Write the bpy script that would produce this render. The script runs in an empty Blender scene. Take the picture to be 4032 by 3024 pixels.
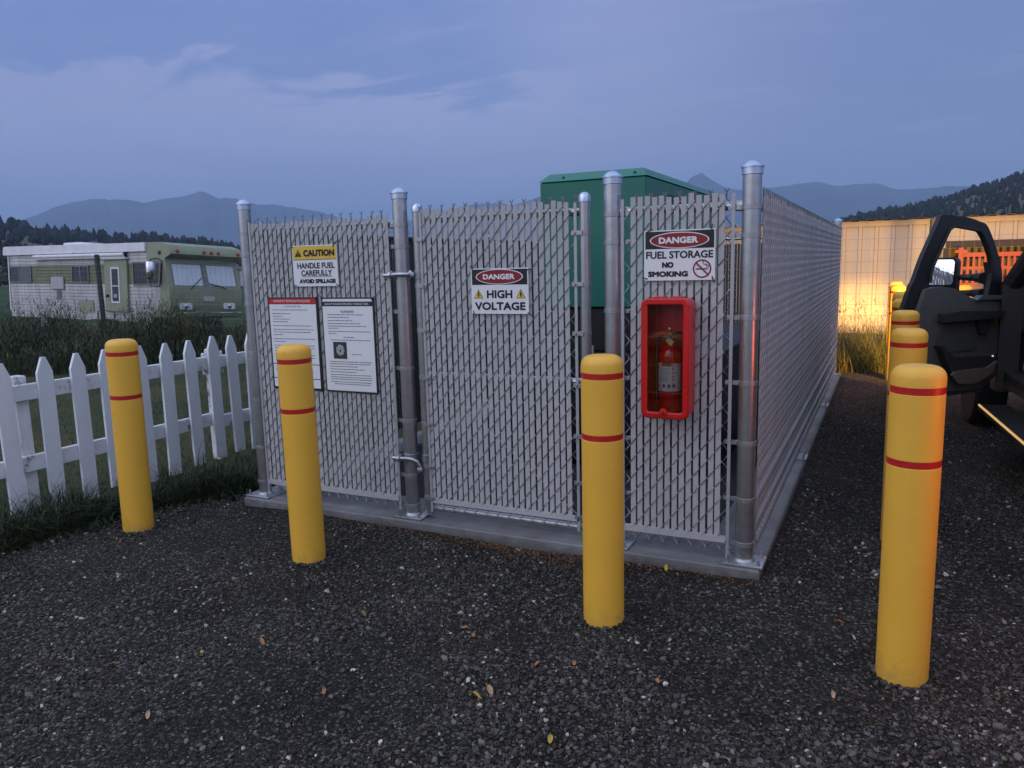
import bpy, math, random
import numpy as np
from mathutils import Matrix, Vector

# ------------------------------------------------------------------ scene, camera, sky, sun, exposure
sc = bpy.context.scene
COL = sc.collection
random.seed(7)
RNG = np.random.default_rng(11)
R = math.radians

cam_d = bpy.data.cameras.new('camera')
cam = bpy.data.objects.new('camera', cam_d)
COL.objects.link(cam)
cam_d.sensor_width = 36.0
cam_d.lens = 27.13
cam_d.clip_start = 0.05
cam_d.clip_end = 40000
CAM = Vector((0.596, -3.859, 1.629))
def cam_matrix(yaw, pitch, roll):
    f = Vector((math.sin(yaw)*math.cos(pitch), math.cos(yaw)*math.cos(pitch), -math.sin(pitch)))
    r = Vector((math.cos(yaw), -math.sin(yaw), 0))
    d = f.cross(r)
    r2 = r*math.cos(roll) + d*math.sin(roll)
    d2 = -r*math.sin(roll) + d*math.cos(roll)
    m = Matrix((( r2.x, -d2.x, -f.x), (r2.y, -d2.y, -f.y), (r2.z, -d2.z, -f.z))).to_4x4()
    m.translation = CAM
    return m
cam.matrix_world = cam_matrix(R(-25.985), R(8.92), R(1.46))
sc.camera = cam

sc.view_settings.view_transform = 'Standard'
sc.view_settings.look = 'None'
sc.view_settings.exposure = 0.08
sc.view_settings.gamma = 1.0
sc.cycles.max_bounces = 8
sc.cycles.volume_bounces = 0
sc.cycles.transparent_max_bounces = 16
sc.cycles.caustics_reflective = False
sc.cycles.caustics_refractive = False
sc.cycles.sample_clamp_indirect = 4.0

SUN_EL, SUN_AZ = 24.0, 215.0          # after-glow behind the camera, to its left
world = bpy.data.worlds.new('World')
sc.world = world
world.use_nodes = True
wt = world.node_tree
wt.nodes.clear()
def wn(t, **k):
    n = wt.nodes.new(t)
    for a, v in k.items(): setattr(n, a, v)
    return n
wl = wt.links.new
def wmath(op, a, b=None, clamp=False):
    n = wn('ShaderNodeMath', operation=op, use_clamp=clamp)
    for i, v in enumerate((a, b)):
        if v is None: continue
        if isinstance(v, (int, float)): n.inputs[i].default_value = v
        else: wl(v, n.inputs[i])
    return n.outputs[0]
def wmix(f, a, b):
    n = wn('ShaderNodeMix', data_type='RGBA')
    for i, v in ((0, f), (6, a), (7, b)):
        if isinstance(v, tuple): n.inputs[i].default_value = (*v, 1)
        elif isinstance(v, (int, float)): n.inputs[i].default_value = v
        else: wl(v, n.inputs[i])
    return n.outputs[2]
def wstep(v, lo, hi):
    n = wn('ShaderNodeMapRange', interpolation_type='SMOOTHSTEP')
    n.inputs[1].default_value = lo; n.inputs[2].default_value = hi
    wl(v, n.inputs[0])
    return n.outputs[0]
tc = wn('ShaderNodeTexCoord')
sep = wn('ShaderNodeSeparateXYZ'); wl(tc.outputs['Generated'], sep.inputs[0])
dx, dy, dz = sep.outputs
den = wmath('ADD', wmath('MAXIMUM', dz, 0.0), 0.10)
comb = wn('ShaderNodeCombineXYZ')
wl(wmath('DIVIDE', dx, den), comb.inputs[0]); wl(wmath('DIVIDE', dy, den), comb.inputs[1])
def wnoise(scale, detail, rough, sx=1.0, sy=1.0, off=0.0, rot=0.0):
    mp = wn('ShaderNodeMapping'); wl(comb.outputs[0], mp.inputs[0])
    mp.inputs['Scale'].default_value = (sx, sy, 1); mp.inputs['Location'].default_value = (off, off*.7, 0)
    mp.inputs['Rotation'].default_value = (0, 0, rot)
    n = wn('ShaderNodeTexNoise'); n.inputs['Scale'].default_value = scale
    n.inputs['Detail'].default_value = detail; n.inputs['Roughness'].default_value = rough
    n.inputs['Distortion'].default_value = 0.6
    wl(mp.outputs[0], n.inputs[0]); return n.outputs['Fac']
azn = wmath('ADD', wmath('MULTIPLY', dx, 0.8), wmath('MULTIPLY', dy, 0.35))     # grows toward the right of the picture
right = wstep(azn, -0.12, 0.42)
pale = wmix(right, (0.335, 0.372, 0.645), (0.132, 0.186, 0.425))
elev = wstep(dz, 0.05, 0.20)
low = wmix(right, (0.262, 0.325, 0.590), (0.185, 0.245, 0.500))
base = wmix(elev, low, pale)
big = wnoise(0.42, 5, 0.55, 1.0, 1.0, 3.1, 0.3)
base = wmix(wmath('MULTIPLY', wstep(big, 0.42, 0.66), 0.35), base, (0.150, 0.222, 0.510))
# dark blue opening / cloud bank high on the left
left = wmath('SUBTRACT', 1.0, wstep(dx, -0.52, -0.22))
nz = wnoise(1.1, 7, 0.62, 0.8, 1.5, 1.3, -0.5)
bank = wstep(wmath('ADD', dz, wmath('MULTIPLY', wmath('SUBTRACT', nz, 0.5), 0.30)), 0.196, 0.226)
dark = wmix(wnoise(1.9, 6, 0.6, 1.0, 1.4, 5.0, 0.2), (0.112, 0.195, 0.500), (0.215, 0.280, 0.575))
base = wmix(wmath('MULTIPLY', wmath('MULTIPLY', bank, left), 0.95), base, dark)
wisp = wnoise(2.6, 8, 0.65, 0.45, 1.6, 2.0, -0.45)
base = wmix(wmath('MULTIPLY', wstep(wisp, 0.50, 0.74), wmath('MULTIPLY', elev, 0.40)), base, (0.315, 0.355, 0.625))
# brighter western sky behind the camera and overhead
cl = wnoise(0.9, 6, 0.55, 1, 1, 8.0, 0.0)
west = wmix(wstep(cl, 0.40, 0.62), (0.56, 0.70, 1.06), (0.96, 1.00, 1.22))
back = wmath('SUBTRACT', 1.0, wstep(wmath('SUBTRACT', dy, wmath('MULTIPLY', dz, 0.9)), -0.50, 0.35))
base = wmix(back, base, west)
ground_f = wmath('SUBTRACT', 1.0, wstep(dz, -0.06, 0.0))
base = wmix(ground_f, base, (0.05, 0.06, 0.06))
bg1 = wn('ShaderNodeBackground'); wl(base, bg1.inputs[0]); bg1.inputs[1].default_value = 1.0
sky = wn('ShaderNodeTexSky', sky_type='NISHITA', sun_disc=False)
sky.sun_elevation = R(2.0); sky.sun_rotation = R(SUN_AZ)
bg2 = wn('ShaderNodeBackground'); wl(sky.outputs[0], bg2.inputs[0]); bg2.inputs[1].default_value = 0.05
add = wn('ShaderNodeAddShader'); wl(bg1.outputs[0], add.inputs[0]); wl(bg2.outputs[0], add.inputs[1])
wo = wn('ShaderNodeOutputWorld'); wl(add.outputs[0], wo.inputs[0])

sun_d = bpy.data.lights.new('sun', 'SUN')
sun_d.energy = 0.88; sun_d.angle = R(70); sun_d.color = (1.0, 0.98, 0.98)
sun = bpy.data.objects.new('sun', sun_d); COL.objects.link(sun)
_d = Vector((math.sin(R(SUN_AZ))*math.cos(R(SUN_EL)), math.cos(R(SUN_AZ))*math.cos(R(SUN_EL)), math.sin(R(SUN_EL))))
sun.rotation_euler = _d.to_track_quat('Z', 'Y').to_euler()

# ------------------------------------------------------------------ materials
MATS = {}
def mat(name, color, rough=0.6, metal=0.0, var=0.12, vscale=6.0, bump=0.0, bscale=80.0, spec=0.5, stretch=(1, 1, 1), coat=0.0):
    if name in MATS: return MATS[name]
    m = bpy.data.materials.new(name); m.use_nodes = True
    nt = m.node_tree; b = nt.nodes['Principled BSDF']
    b.inputs['Roughness'].default_value = rough; b.inputs['Metallic'].default_value = metal
    b.inputs['Specular IOR Level'].default_value = spec
    b.inputs['Coat Weight'].default_value = coat
    tcn = nt.nodes.new('ShaderNodeTexCoord'); mp = nt.nodes.new('ShaderNodeMapping')
    mp.inputs['Scale'].default_value = stretch
    nt.links.new(tcn.outputs['Object'], mp.inputs[0])
    n = nt.nodes.new('ShaderNodeTexNoise'); n.inputs['Scale'].default_value = vscale
    n.inputs['Detail'].default_value = 6; n.inputs['Roughness'].default_value = 0.6
    nt.links.new(mp.outputs[0], n.inputs[0])
    mr = nt.nodes.new('ShaderNodeMapRange'); mr.inputs[1].default_value = 0.25; mr.inputs[2].default_value = 0.75
    mr.inputs[3].default_value = 1-var; mr.inputs[4].default_value = 1+var
    nt.links.new(n.outputs['Fac'], mr.inputs[0])
    mx = nt.nodes.new('ShaderNodeVectorMath'); mx.operation = 'SCALE'
    mx.inputs[0].default_value = color
    nt.links.new(mr.outputs[0], mx.inputs['Scale'])
    nt.links.new(mx.outputs[0], b.inputs['Base Color'])
    if bump:
        n2 = nt.nodes.new('ShaderNodeTexNoise'); n2.inputs['Scale'].default_value = bscale; n2.inputs['Detail'].default_value = 3
        nt.links.new(mp.outputs[0], n2.inputs[0])
        bp = nt.nodes.new('ShaderNodeBump'); bp.inputs['Strength'].default_value = bump; bp.inputs['Distance'].default_value = 0.01
        nt.links.new(n2.outputs['Fac'], bp.inputs['Height']); nt.links.new(bp.outputs[0], b.inputs['Normal'])
    MATS[name] = m
    return m
def nodes_of(m):
    return m.node_tree.nodes, m.node_tree.links, m.node_tree.nodes['Principled BSDF']
def glow(name, color, strength, basec=(0.5, 0.5, 0.5)):
    m = mat(name, basec, 0.3)
    b = m.node_tree.nodes['Principled BSDF']
    b.inputs['Emission Color'].default_value = (*color, 1); b.inputs['Emission Strength'].default_value = strength
    return m
def glassy(name, tint, alpha=0.25, rough=0.05):
    m = mat(name, tint, rough, var=0.02)
    m.node_tree.nodes['Principled BSDF'].inputs['Alpha'].default_value = alpha
    return m

GALV = mat('galvanized', (0.50, 0.505, 0.51), 0.30, 0.88, 0.16, 13, 0.04, 90, stretch=(1, 1, 1.2))
GALV2 = mat('bright_zinc', (0.42, 0.43, 0.44), 0.38, 0.75, 0.14, 14)
BAR = mat('bar_zinc', (0.42, 0.42, 0.43), 0.5, 0.4, 0.06, 4)
HINGE = mat('hinge_zinc', (0.42, 0.43, 0.46), 0.30, 0.85, 0.15, 14)
ALU = mat('cap_aluminium', (0.56, 0.62, 0.74), 0.30, 0.9, 0.08, 20)
WIRE = mat('zinc_wire', (0.235, 0.24, 0.25), 0.33, 0.78, 0.15, 20)
SLAT = mat('grey_slat', (0.45, 0.446, 0.446), 0.60, 0, 0.07, 5, spec=0.12, stretch=(1, 1, 0.15))
CONC = mat('concrete', (0.185, 0.185, 0.188), 0.85, 0, 0.30, 3.0, 0.25, 60)
YEL = mat('yellow_plastic', (0.86, 0.458, 0.050), 0.42, 0, 0.05, 4, 0.12, 130)
REDT = mat('red_tape', (0.50, 0.012, 0.012), 0.40, 0, 0.08, 12)
def scuffed(m):
    N, L, b = nodes_of(m)
    src = b.inputs['Base Color'].links[0].from_socket
    t = N.new('ShaderNodeTexCoord'); s_ = N.new('ShaderNodeSeparateXYZ'); L.new(t.outputs['Object'], s_.inputs[0])
    n = N.new('ShaderNodeTexNoise'); n.inputs['Scale'].default_value = 16; n.inputs['Detail'].default_value = 7; n.inputs['Roughness'].default_value = .7; L.new(t.outputs['Object'], n.inputs[0])
    g = N.new('ShaderNodeMapRange'); g.inputs[1].default_value = .16; g.inputs[2].default_value = 0.0; g.inputs[3].default_value = 0; g.inputs[4].default_value = .30; L.new(s_.outputs[2], g.inputs[0])
    a = N.new('ShaderNodeMath'); a.operation = 'ADD'; L.new(n.outputs['Fac'], a.inputs[0]); L.new(g.outputs[0], a.inputs[1])
    r = N.new('ShaderNodeMapRange'); r.inputs[1].default_value = .62; r.inputs[2].default_value = .95; r.inputs[4].default_value = .55; L.new(a.outputs[0], r.inputs[0])
    x = N.new('ShaderNodeMix'); x.data_type = 'RGBA'; L.new(r.outputs[0], x.inputs[0]); L.new(src, x.inputs[6]); x.inputs[7].default_value = (.30, .20, .075, 1)
    L.new(x.outputs[2], b.inputs['Base Color'])
scuffed(YEL)
SIGNW = mat('sign_white', (0.78, 0.79, 0.80), 0.35, 0, 0.03, 10)
SIGNK = mat('sign_black', (0.012, 0.012, 0.014), 0.35, 0, 0.05, 10)
SIGNR = mat('sign_red', (0.25, 0.012, 0.018), 0.35, 0, 0.05, 10)
SIGNY = mat('sign_yellow', (0.75, 0.50, 0.06), 0.35, 0, 0.05, 10)
BOARDR = mat('board_red', (0.55, 0.02, 0.03), 0.35, 0, 0.05, 10)
GREYT = mat('print_grey', (0.10, 0.10, 0.11), 0.5, 0, 0.05, 10)
BLK = mat('black_plastic', (0.012, 0.012, 0.013), 0.5, 0, 0.1, 20)
REDP = mat('red_plastic', (0.55, 0.012, 0.012), 0.30, 0, 0.10, 8, 0.05, 60)
REDM = mat('extinguisher_red', (0.50, 0.008, 0.010), 0.20, 0, 0.04, 8, coat=0.5)
GREEN = mat('generator_green', (0.012, 0.150, 0.105), 0.42, 0, 0.06, 3, 0.05, 120)
WPAINT = mat('white_paint', (0.74, 0.75, 0.77), 0.55, 0, 0.08, 9, 0.15, 40, stretch=(1, 1, 0.25))
TRUCKP = mat('truck_paint', (0.010, 0.010, 0.011), 0.22, 0, 0.05, 4, coat=0.6)
RUB = mat('rubber', (0.016, 0.016, 0.016), 0.8, 0, 0.2, 20)
TRIM = mat('door_trim_grey', (0.105, 0.097, 0.09), 0.6, 0, 0.12, 12, 0.1, 200)
TRIMD = mat('door_trim_dark', (0.028, 0.026, 0.025), 0.55, 0, 0.12, 12)
CHROME = mat('chrome', (0.8, 0.8, 0.82), 0.12, 1.0, 0.02, 10)

# weathered white paint on the old rails and posts of the picket fence
def weathered():
    m = mat('weathered_paint', (0.70, 0.71, 0.73), 0.7, 0, 0.1, 9, 0.3, 40)
    N, L, b = nodes_of(m)
    src = b.inputs['Base Color'].links[0].from_socket
    n = N.new('ShaderNodeTexNoise'); n.inputs['Scale'].default_value = 7; n.inputs['Detail'].default_value = 8; n.inputs['Roughness'].default_value = 0.75
    t = N.new('ShaderNodeTexCoord'); mp = N.new('ShaderNodeMapping'); mp.inputs['Scale'].default_value = (1, 1, 0.6)
    L.new(t.outputs['Object'], mp.inputs[0]); L.new(mp.outputs[0], n.inputs[0])
    r = N.new('ShaderNodeMapRange'); r.inputs[1].default_value = 0.56; r.inputs[2].default_value = 0.66
    L.new(n.outputs['Fac'], r.inputs[0])
    x = N.new('ShaderNodeMix'); x.data_type = 'RGBA'
    L.new(r.outputs[0], x.inputs[0]); L.new(src, x.inputs[6]); x.inputs[7].default_value = (0.10, 0.085, 0.075, 1)
    L.new(x.outputs[2], b.inputs['Base Color'])
    return m
WEATH = weathered()
def rusty_picket():
    m = mat('picket_paint', (0.76, 0.775, 0.80), 0.55, 0, 0.05, 9, 0.15, 40, stretch=(1, 1, 0.25))
    N, L, b = nodes_of(m)
    src = b.inputs['Base Color'].links[0].from_socket
    n = N.new('ShaderNodeTexNoise'); n.inputs['Scale'].default_value = 14; n.inputs['Detail'].default_value = 9; n.inputs['Roughness'].default_value = 0.8
    t = N.new('ShaderNodeTexCoord'); L.new(t.outputs['Object'], n.inputs[0])
    s = N.new('ShaderNodeSeparateXYZ'); L.new(t.outputs['Object'], s.inputs[0])
    lo = N.new('ShaderNodeMapRange'); lo.inputs[1].default_value = 0.32; lo.inputs[2].default_value = 0.02; lo.inputs[3].default_value = 0.0; lo.inputs[4].default_value = 0.13
    L.new(s.outputs[2], lo.inputs[0])
    ad = N.new('ShaderNodeMath'); ad.operation = 'ADD'; L.new(n.outputs['Fac'], ad.inputs[0]); L.new(lo.outputs[0], ad.inputs[1])
    r = N.new('ShaderNodeMapRange'); r.inputs[1].default_value = 0.665; r.inputs[2].default_value = 0.735
    L.new(ad.outputs[0], r.inputs[0])
    x = N.new('ShaderNodeMix'); x.data_type = 'RGBA'
    L.new(r.outputs[0], x.inputs[0]); L.new(src, x.inputs[6]); x.inputs[7].default_value = (0.20, 0.14, 0.10, 1)
    L.new(x.outputs[2], b.inputs['Base Color'])
    return m
PICKET = rusty_picket()

# ------------------------------------------------------------------ mesh helpers
def tag(o, label=None, cat=None, group=None, kind=None):
    if label: o['label'] = label
    if cat: o['category'] = cat
    if group: o['group'] = group
    if kind: o['kind'] = kind
    return o
def empty(name, loc=(0, 0, 0), rotz=0.0, label=None, cat=None, group=None):
    o = bpy.data.objects.new(name, None); COL.objects.link(o)
    o.location = loc; o.rotation_euler = (0, 0, rotz); o.empty_display_size = 0.1
    tag(o, label, cat, group)
    return o
def wmat(o):
    m = Matrix.LocRotScale(o.location, o.rotation_euler, o.scale)
    return wmat(o.parent) @ m if o.parent else m

class MB:
    def __init__(s): s.v = []; s.f = []
    def add(s, vs, fs):
        o = len(s.v); s.v.extend([tuple(p) for p in vs]); s.f.extend([tuple(i+o for i in f) for f in fs]); return s
    def box(s, x0, x1, y0, y1, z0, z1):
        vs = [(x, y, z) for z in (z0, z1) for y in (y0, y1) for x in (x0, x1)]
        return s.add(vs, [(0, 2, 3, 1), (4, 5, 7, 6), (0, 1, 5, 4), (2, 6, 7, 3), (0, 4, 6, 2), (1, 3, 7, 5)])
    def bevbox(s, x0, x1, y0, y1, z0, z1, b=0.01):
        # box with chamfered vertical edges and top/bottom rims
        def ring(e, z):
            return [(x0+e+b, y0+e, z), (x1-e-b, y0+e, z), (x1-e, y0+e+b, z), (x1-e, y1-e-b, z), (x1-e-b, y1-e, z), (x0+e+b, y1-e, z), (x0+e, y1-e-b, z), (x0+e, y0+e+b, z)]
        vs = ring(b, z0) + ring(0, z0+b) + ring(0, z1-b) + ring(b, z1)
        fs = [tuple(range(7, -1, -1)), tuple(range(24, 32))]
        for k in range(3):
            for i in range(8):
                j = (i+1) % 8; fs.append((k*8+i, k*8+j, k*8+8+j, k*8+8+i))
        return s.add(vs, fs)
    def obox(s, c, ax, ay, az, hx, hy, hz):
        c = Vector(c); ax = Vector(ax).normalized(); ay = Vector(ay).normalized(); az = Vector(az).normalized()
        vs = [c + ax*hx*i + ay*hy*j + az*hz*k for k in (-1, 1) for j in (-1, 1) for i in (-1, 1)]
        return s.add(vs, [(0, 2, 3, 1), (4, 5, 7, 6), (0, 1, 5, 4), (2, 6, 7, 3), (0, 4, 6, 2), (1, 3, 7, 5)])
    def tube(s, pts, r, seg=8, caps=True, closed=False):
        pts = [Vector(p) for p in pts]; n = len(pts); vs = []; fs = []
        rs = r if isinstance(r, (list, tuple)) else [r]*n
        ref = None
        for i, p in enumerate(pts):
            a = pts[i-1] if (i > 0 or closed) else p
            b = pts[(i+1) % n] if (i < n-1 or closed) else p
            t = (b-a)
            t = t.normalized() if t.length > 1e-9 else Vector((0, 0, 1))
            if ref is None: ref = Vector((0, 0, 1)) if abs(t.z) < 0.9 else Vector((1, 0, 0))
            u = (ref - t*ref.dot(t))
            if u.length < 1e-6: u = t.orthogonal()
            u.normalize(); w = t.cross(u); ref = u
            for k in range(seg):
                an = 2*math.pi*k/seg
                vs.append(p + (u*math.cos(an) + w*math.sin(an))*rs[i])
        m = n if closed else n-1
        for i in range(m):
            j = (i+1) % n
            for k in range(seg):
                l = (k+1) % seg
                fs.append((i*seg+k, i*seg+l, j*seg+l, j*seg+k))
        if caps and not closed:
            fs.append(tuple(range(seg-1, -1, -1))); fs.append(tuple((n-1)*seg+k for k in range(seg)))
        return s.add(vs, fs)
    def lathe(s, prof, seg=24, c=(0, 0, 0), axis=(0, 0, 1)):
        az = Vector(axis).normalized(); ax = az.orthogonal().normalized(); ay = az.cross(ax); c = Vector(c)
        vs = []; fs = []; n = len(prof)
        for r, z in prof:
            for k in range(seg):
                a = 2*math.pi*k/seg
                vs.append(c + az*z + (ax*math.cos(a) + ay*math.sin(a))*max(r, 1e-5))
        for i in range(n-1):
            for k in range(seg):
                l = (k+1) % seg
                fs.append((i*seg+k, i*seg+l, (i+1)*seg+l, (i+1)*seg+k))
        fs.append(tuple(range(seg-1, -1, -1))); fs.append(tuple((n-1)*seg+k for k in range(seg)))
        return s.add(vs, fs)
    def prism(s, poly, e0, e1, M=None):
        # poly (u, v) swept along the third axis from e0 to e1; M maps (u, v, e) to space
        n = len(poly); vs = [Vector((u, v, e0)) for u, v in poly] + [Vector((u, v, e1)) for u, v in poly]
        if M: vs = [M(*p) for p in vs]
        fs = [tuple(range(n-1, -1, -1)), tuple(range(n, 2*n))] + [(i, (i+1) % n, n+(i+1) % n, n+i) for i in range(n)]
        return s.add(vs, fs)
    def ring(s, outer, inner, e0, e1, M, closed=True):
        n = len(outer); vs = []
        for e in (e0, e1):
            vs += [M(u, v, e) for u, v in outer] + [M(u, v, e) for u, v in inner]
        fs = []
        m = n if closed else n-1
        for i in range(m):
            j = (i+1) % n
            fs += [(i, n+i, n+j, j), (2*n+i, 2*n+j, 3*n+j, 3*n+i), (i, j, 2*n+j, 2*n+i), (n+i, 3*n+i, 3*n+j, n+j)]
        if not closed:
            for i in (0, n-1): fs.append((i, 2*n+i, 3*n+i, n+i))
        return s.add(vs, fs)
    def transform(s, M):
        s.v = [tuple(M @ Vector(p)) for p in s.v]; return s
    def build(s, name, m, parent=None, world=True, smooth=40):
        me = bpy.data.meshes.new(name)
        vs = s.v
        if parent is not None and world:
            inv = wmat(parent).inverted(); vs = [tuple(inv @ Vector(p)) for p in vs]
        me.from_pydata(vs, [], s.f); me.validate(); me.update()
        import bmesh
        bm = bmesh.new(); bm.from_mesh(me); bmesh.ops.recalc_face_normals(bm, faces=bm.faces); bm.to_mesh(me); bm.free()
        if smooth:
            me.shade_smooth(); me.set_sharp_from_angle(angle=R(smooth))
        me.materials.append(m)
        o = bpy.data.objects.new(name, me); COL.objects.link(o)
        if parent is not None: o.parent = parent
        return o
def np_mesh(name, verts, faces_flat, loop_start, m, attr=None, smooth=False, parent=None):
    me = bpy.data.meshes.new(name)
    me.vertices.add(len(verts)); me.vertices.foreach_set('co', np.asarray(verts, np.float32).ravel())
    me.loops.add(len(faces_flat)); me.loops.foreach_set('vertex_index', np.asarray(faces_flat, np.int32))
    me.polygons.add(len(loop_start)); me.polygons.foreach_set('loop_start', np.asarray(loop_start, np.int32))
    me.update(calc_edges=True)
    if attr is not None:
        a = me.color_attributes.new('tint', 'FLOAT_COLOR', 'POINT')
        a.data.foreach_set('color', np.asarray(attr, np.float32).ravel())
    if smooth: me.shade_smooth()
    else: me.shade_flat()
    me.materials.append(m)
    o = bpy.data.objects.new(name, me); COL.objects.link(o)
    if parent is not None: o.parent = parent
    return o
def copy_tree(o, parent=None):
    c = o.copy(); COL.objects.link(c)
    if parent is not None: c.parent = parent
    for ch in [x for x in list(bpy.data.objects) if x.parent == o and x != c]: copy_tree(ch, c)
    return c
def tint_mat(name, rough=0.8, spec=0.3, trans=0.0):
    m = mat(name, (1, 1, 1), rough, spec=spec)
    N, L, b = nodes_of(m)
    a = N.new('ShaderNodeVertexColor'); a.layer_name = 'tint'
    L.new(a.outputs[0], b.inputs['Base Color'])
    return m

# text as flat mesh, scaled to a wanted width and cap height
def text_geo(txt, bold=0.0):
    cu = bpy.data.curves.new('lettering', 'FONT'); cu.body = txt; cu.size = 1.0; cu.offset = bold; cu.resolution_u = 3
    o = bpy.data.objects.new('lettering', cu); COL.objects.link(o)
    dg = bpy.context.evaluated_depsgraph_get(); dg.update()
    me = bpy.data.meshes.new_from_object(o.evaluated_get(dg))
    vs = np.array([v.co[:] for v in me.vertices]); fs = [tuple(p.vertices) for p in me.polygons]
    bpy.data.objects.remove(o); bpy.data.curves.remove(cu); bpy.data.meshes.remove(me)
    return vs, fs
def put_text(mb, txt, M, u0, u1, v0, v1, e, bold=0.0):
    vs, fs = text_geo(txt, 0.0)
    d = bold*(v1-v0)*1.6
    if d > 0:
        lo = vs.min(0); hi = vs.max(0); u0 += d; u1 -= d; v0 += d; v1 -= d
        for k, (du, dv_) in enumerate(((-d, 0), (d, 0), (0, d), (0, -d), (-d*.7, d*.7), (d*.7, d*.7), (d*.7, -d*.7), (-d*.7, -d*.7))):
            mb.add([M(u0+du+(p[0]-lo[0])/(hi[0]-lo[0])*(u1-u0), v0+dv_+(p[1]-lo[1])/(hi[1]-lo[1])*(v1-v0), e+.00006*(k+1)) for p in vs], fs)
    lo = vs.min(0); hi = vs.max(0)
    q = [M(u0+(p[0]-lo[0])/(hi[0]-lo[0])*(u1-u0), v0+(p[1]-lo[1])/(hi[1]-lo[1])*(v1-v0), e) for p in vs]
    mb.add(q, fs)
def rrect(x0, x1, z0, z1, r, k=5):
    out = []
    for cx, cz, a0 in ((x1-r, z0+r, -90), (x1-r, z1-r, 0), (x0+r, z1-r, 90), (x0+r, z0+r, 180)):
        for i in range(k+1):
            a = R(a0 + 90*i/k); out.append((cx+r*math.cos(a), cz+r*math.sin(a)))
    return out
def FRONT(y):            # plane facing the camera side (-Y): u -> X, v -> Z, e -> toward the viewer
    return lambda u, v, e: Vector((u, y-e, v))

# ------------------------------------------------------------------ ground
def sstep(a, b, x):
    t = np.clip((x-a)/(b-a), 0, 1); return t*t*(3-2*t)
def field_h(x, y):
    return -0.03 - 0.37*sstep(-6.0, -15.0, x) + 0.02*np.sin(x*1.1+y*0.7)*sstep(-4, -6, x)
def grid_sheet(name, xs, ys, hf, m, kind='structure', cut=None):
    X, Y = np.meshgrid(xs, ys); Z = hf(X, Y)
    V = np.stack([X, Y, Z], -1).reshape(-1, 3); nx, ny = len(xs), len(ys)
    i = np.arange(nx-1)[None, :] + np.arange(ny-1)[:, None]*nx
    F = np.stack([i, i+1, i+nx+1, i+nx], -1).reshape(-1, 4)
    if cut is not None:
        c = V[F].mean(1); F = F[cut(c[:, 0], c[:, 1])]
    o = np_mesh(name, V, F.ravel(), np.arange(len(F))*4, m, smooth=True)
    o['kind'] = kind
    return o
def field_mat():
    m = mat('field_grass', (0.045, 0.055, 0.026), 0.95, 0, 0.5, 0.9, 0.6, 25, spec=0.1)
    N, L, b = nodes_of(m)
    src = b.inputs['Base Color'].links[0].from_socket
    t = N.new('ShaderNodeTexCoord')
    n = N.new('ShaderNodeTexNoise'); n.inputs['Scale'].default_value = 0.35; n.inputs['Detail'].default_value = 7
    L.new(t.outputs['Object'], n.inputs[0])
    r = N.new('ShaderNodeMapRange'); r.inputs[1].default_value = 0.45; r.inputs[2].default_value = 0.65
    L.new(n.outputs['Fac'], r.inputs[0])
    x = N.new('ShaderNodeMix'); x.data_type = 'RGBA'; L.new(r.outputs[0], x.inputs[0]); L.new(src, x.inputs[6]); x.inputs[7].default_value = (0.075, 0.072, 0.030, 1)
    s = N.new('ShaderNodeSeparateXYZ'); L.new(t.outputs['Object'], s.inputs[0])
    fy = N.new('ShaderNodeMapRange'); fy.inputs[1].default_value = 14; fy.inputs[2].default_value = 22; L.new(s.outputs[1], fy.inputs[0])
    x2 = N.new('ShaderNodeMix'); x2.data_type = 'RGBA'; L.new(fy.outputs[0], x2.inputs[0]); L.new(x.outputs[2], x2.inputs[6]); x2.inputs[7].default_value = (0.030, 0.062, 0.026, 1)
    L.new(x2.outputs[2], b.inputs['Base Color'])
    return m
FIELD = field_mat()
xs = np.concatenate([np.linspace(-6600, -600, 12), np.linspace(-400, -30, 14), np.linspace(-28, 14, 43), np.linspace(18, 400, 12), np.linspace(600, 6600, 12)])
ys = np.concatenate([np.linspace(-6600, -600, 8), np.linspace(-300, -14, 8), np.linspace(-12, 20, 33), np.linspace(24, 400, 14), np.linspace(600, 6600, 14)])
grid_sheet('field', xs, ys, field_h, FIELD)

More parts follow.
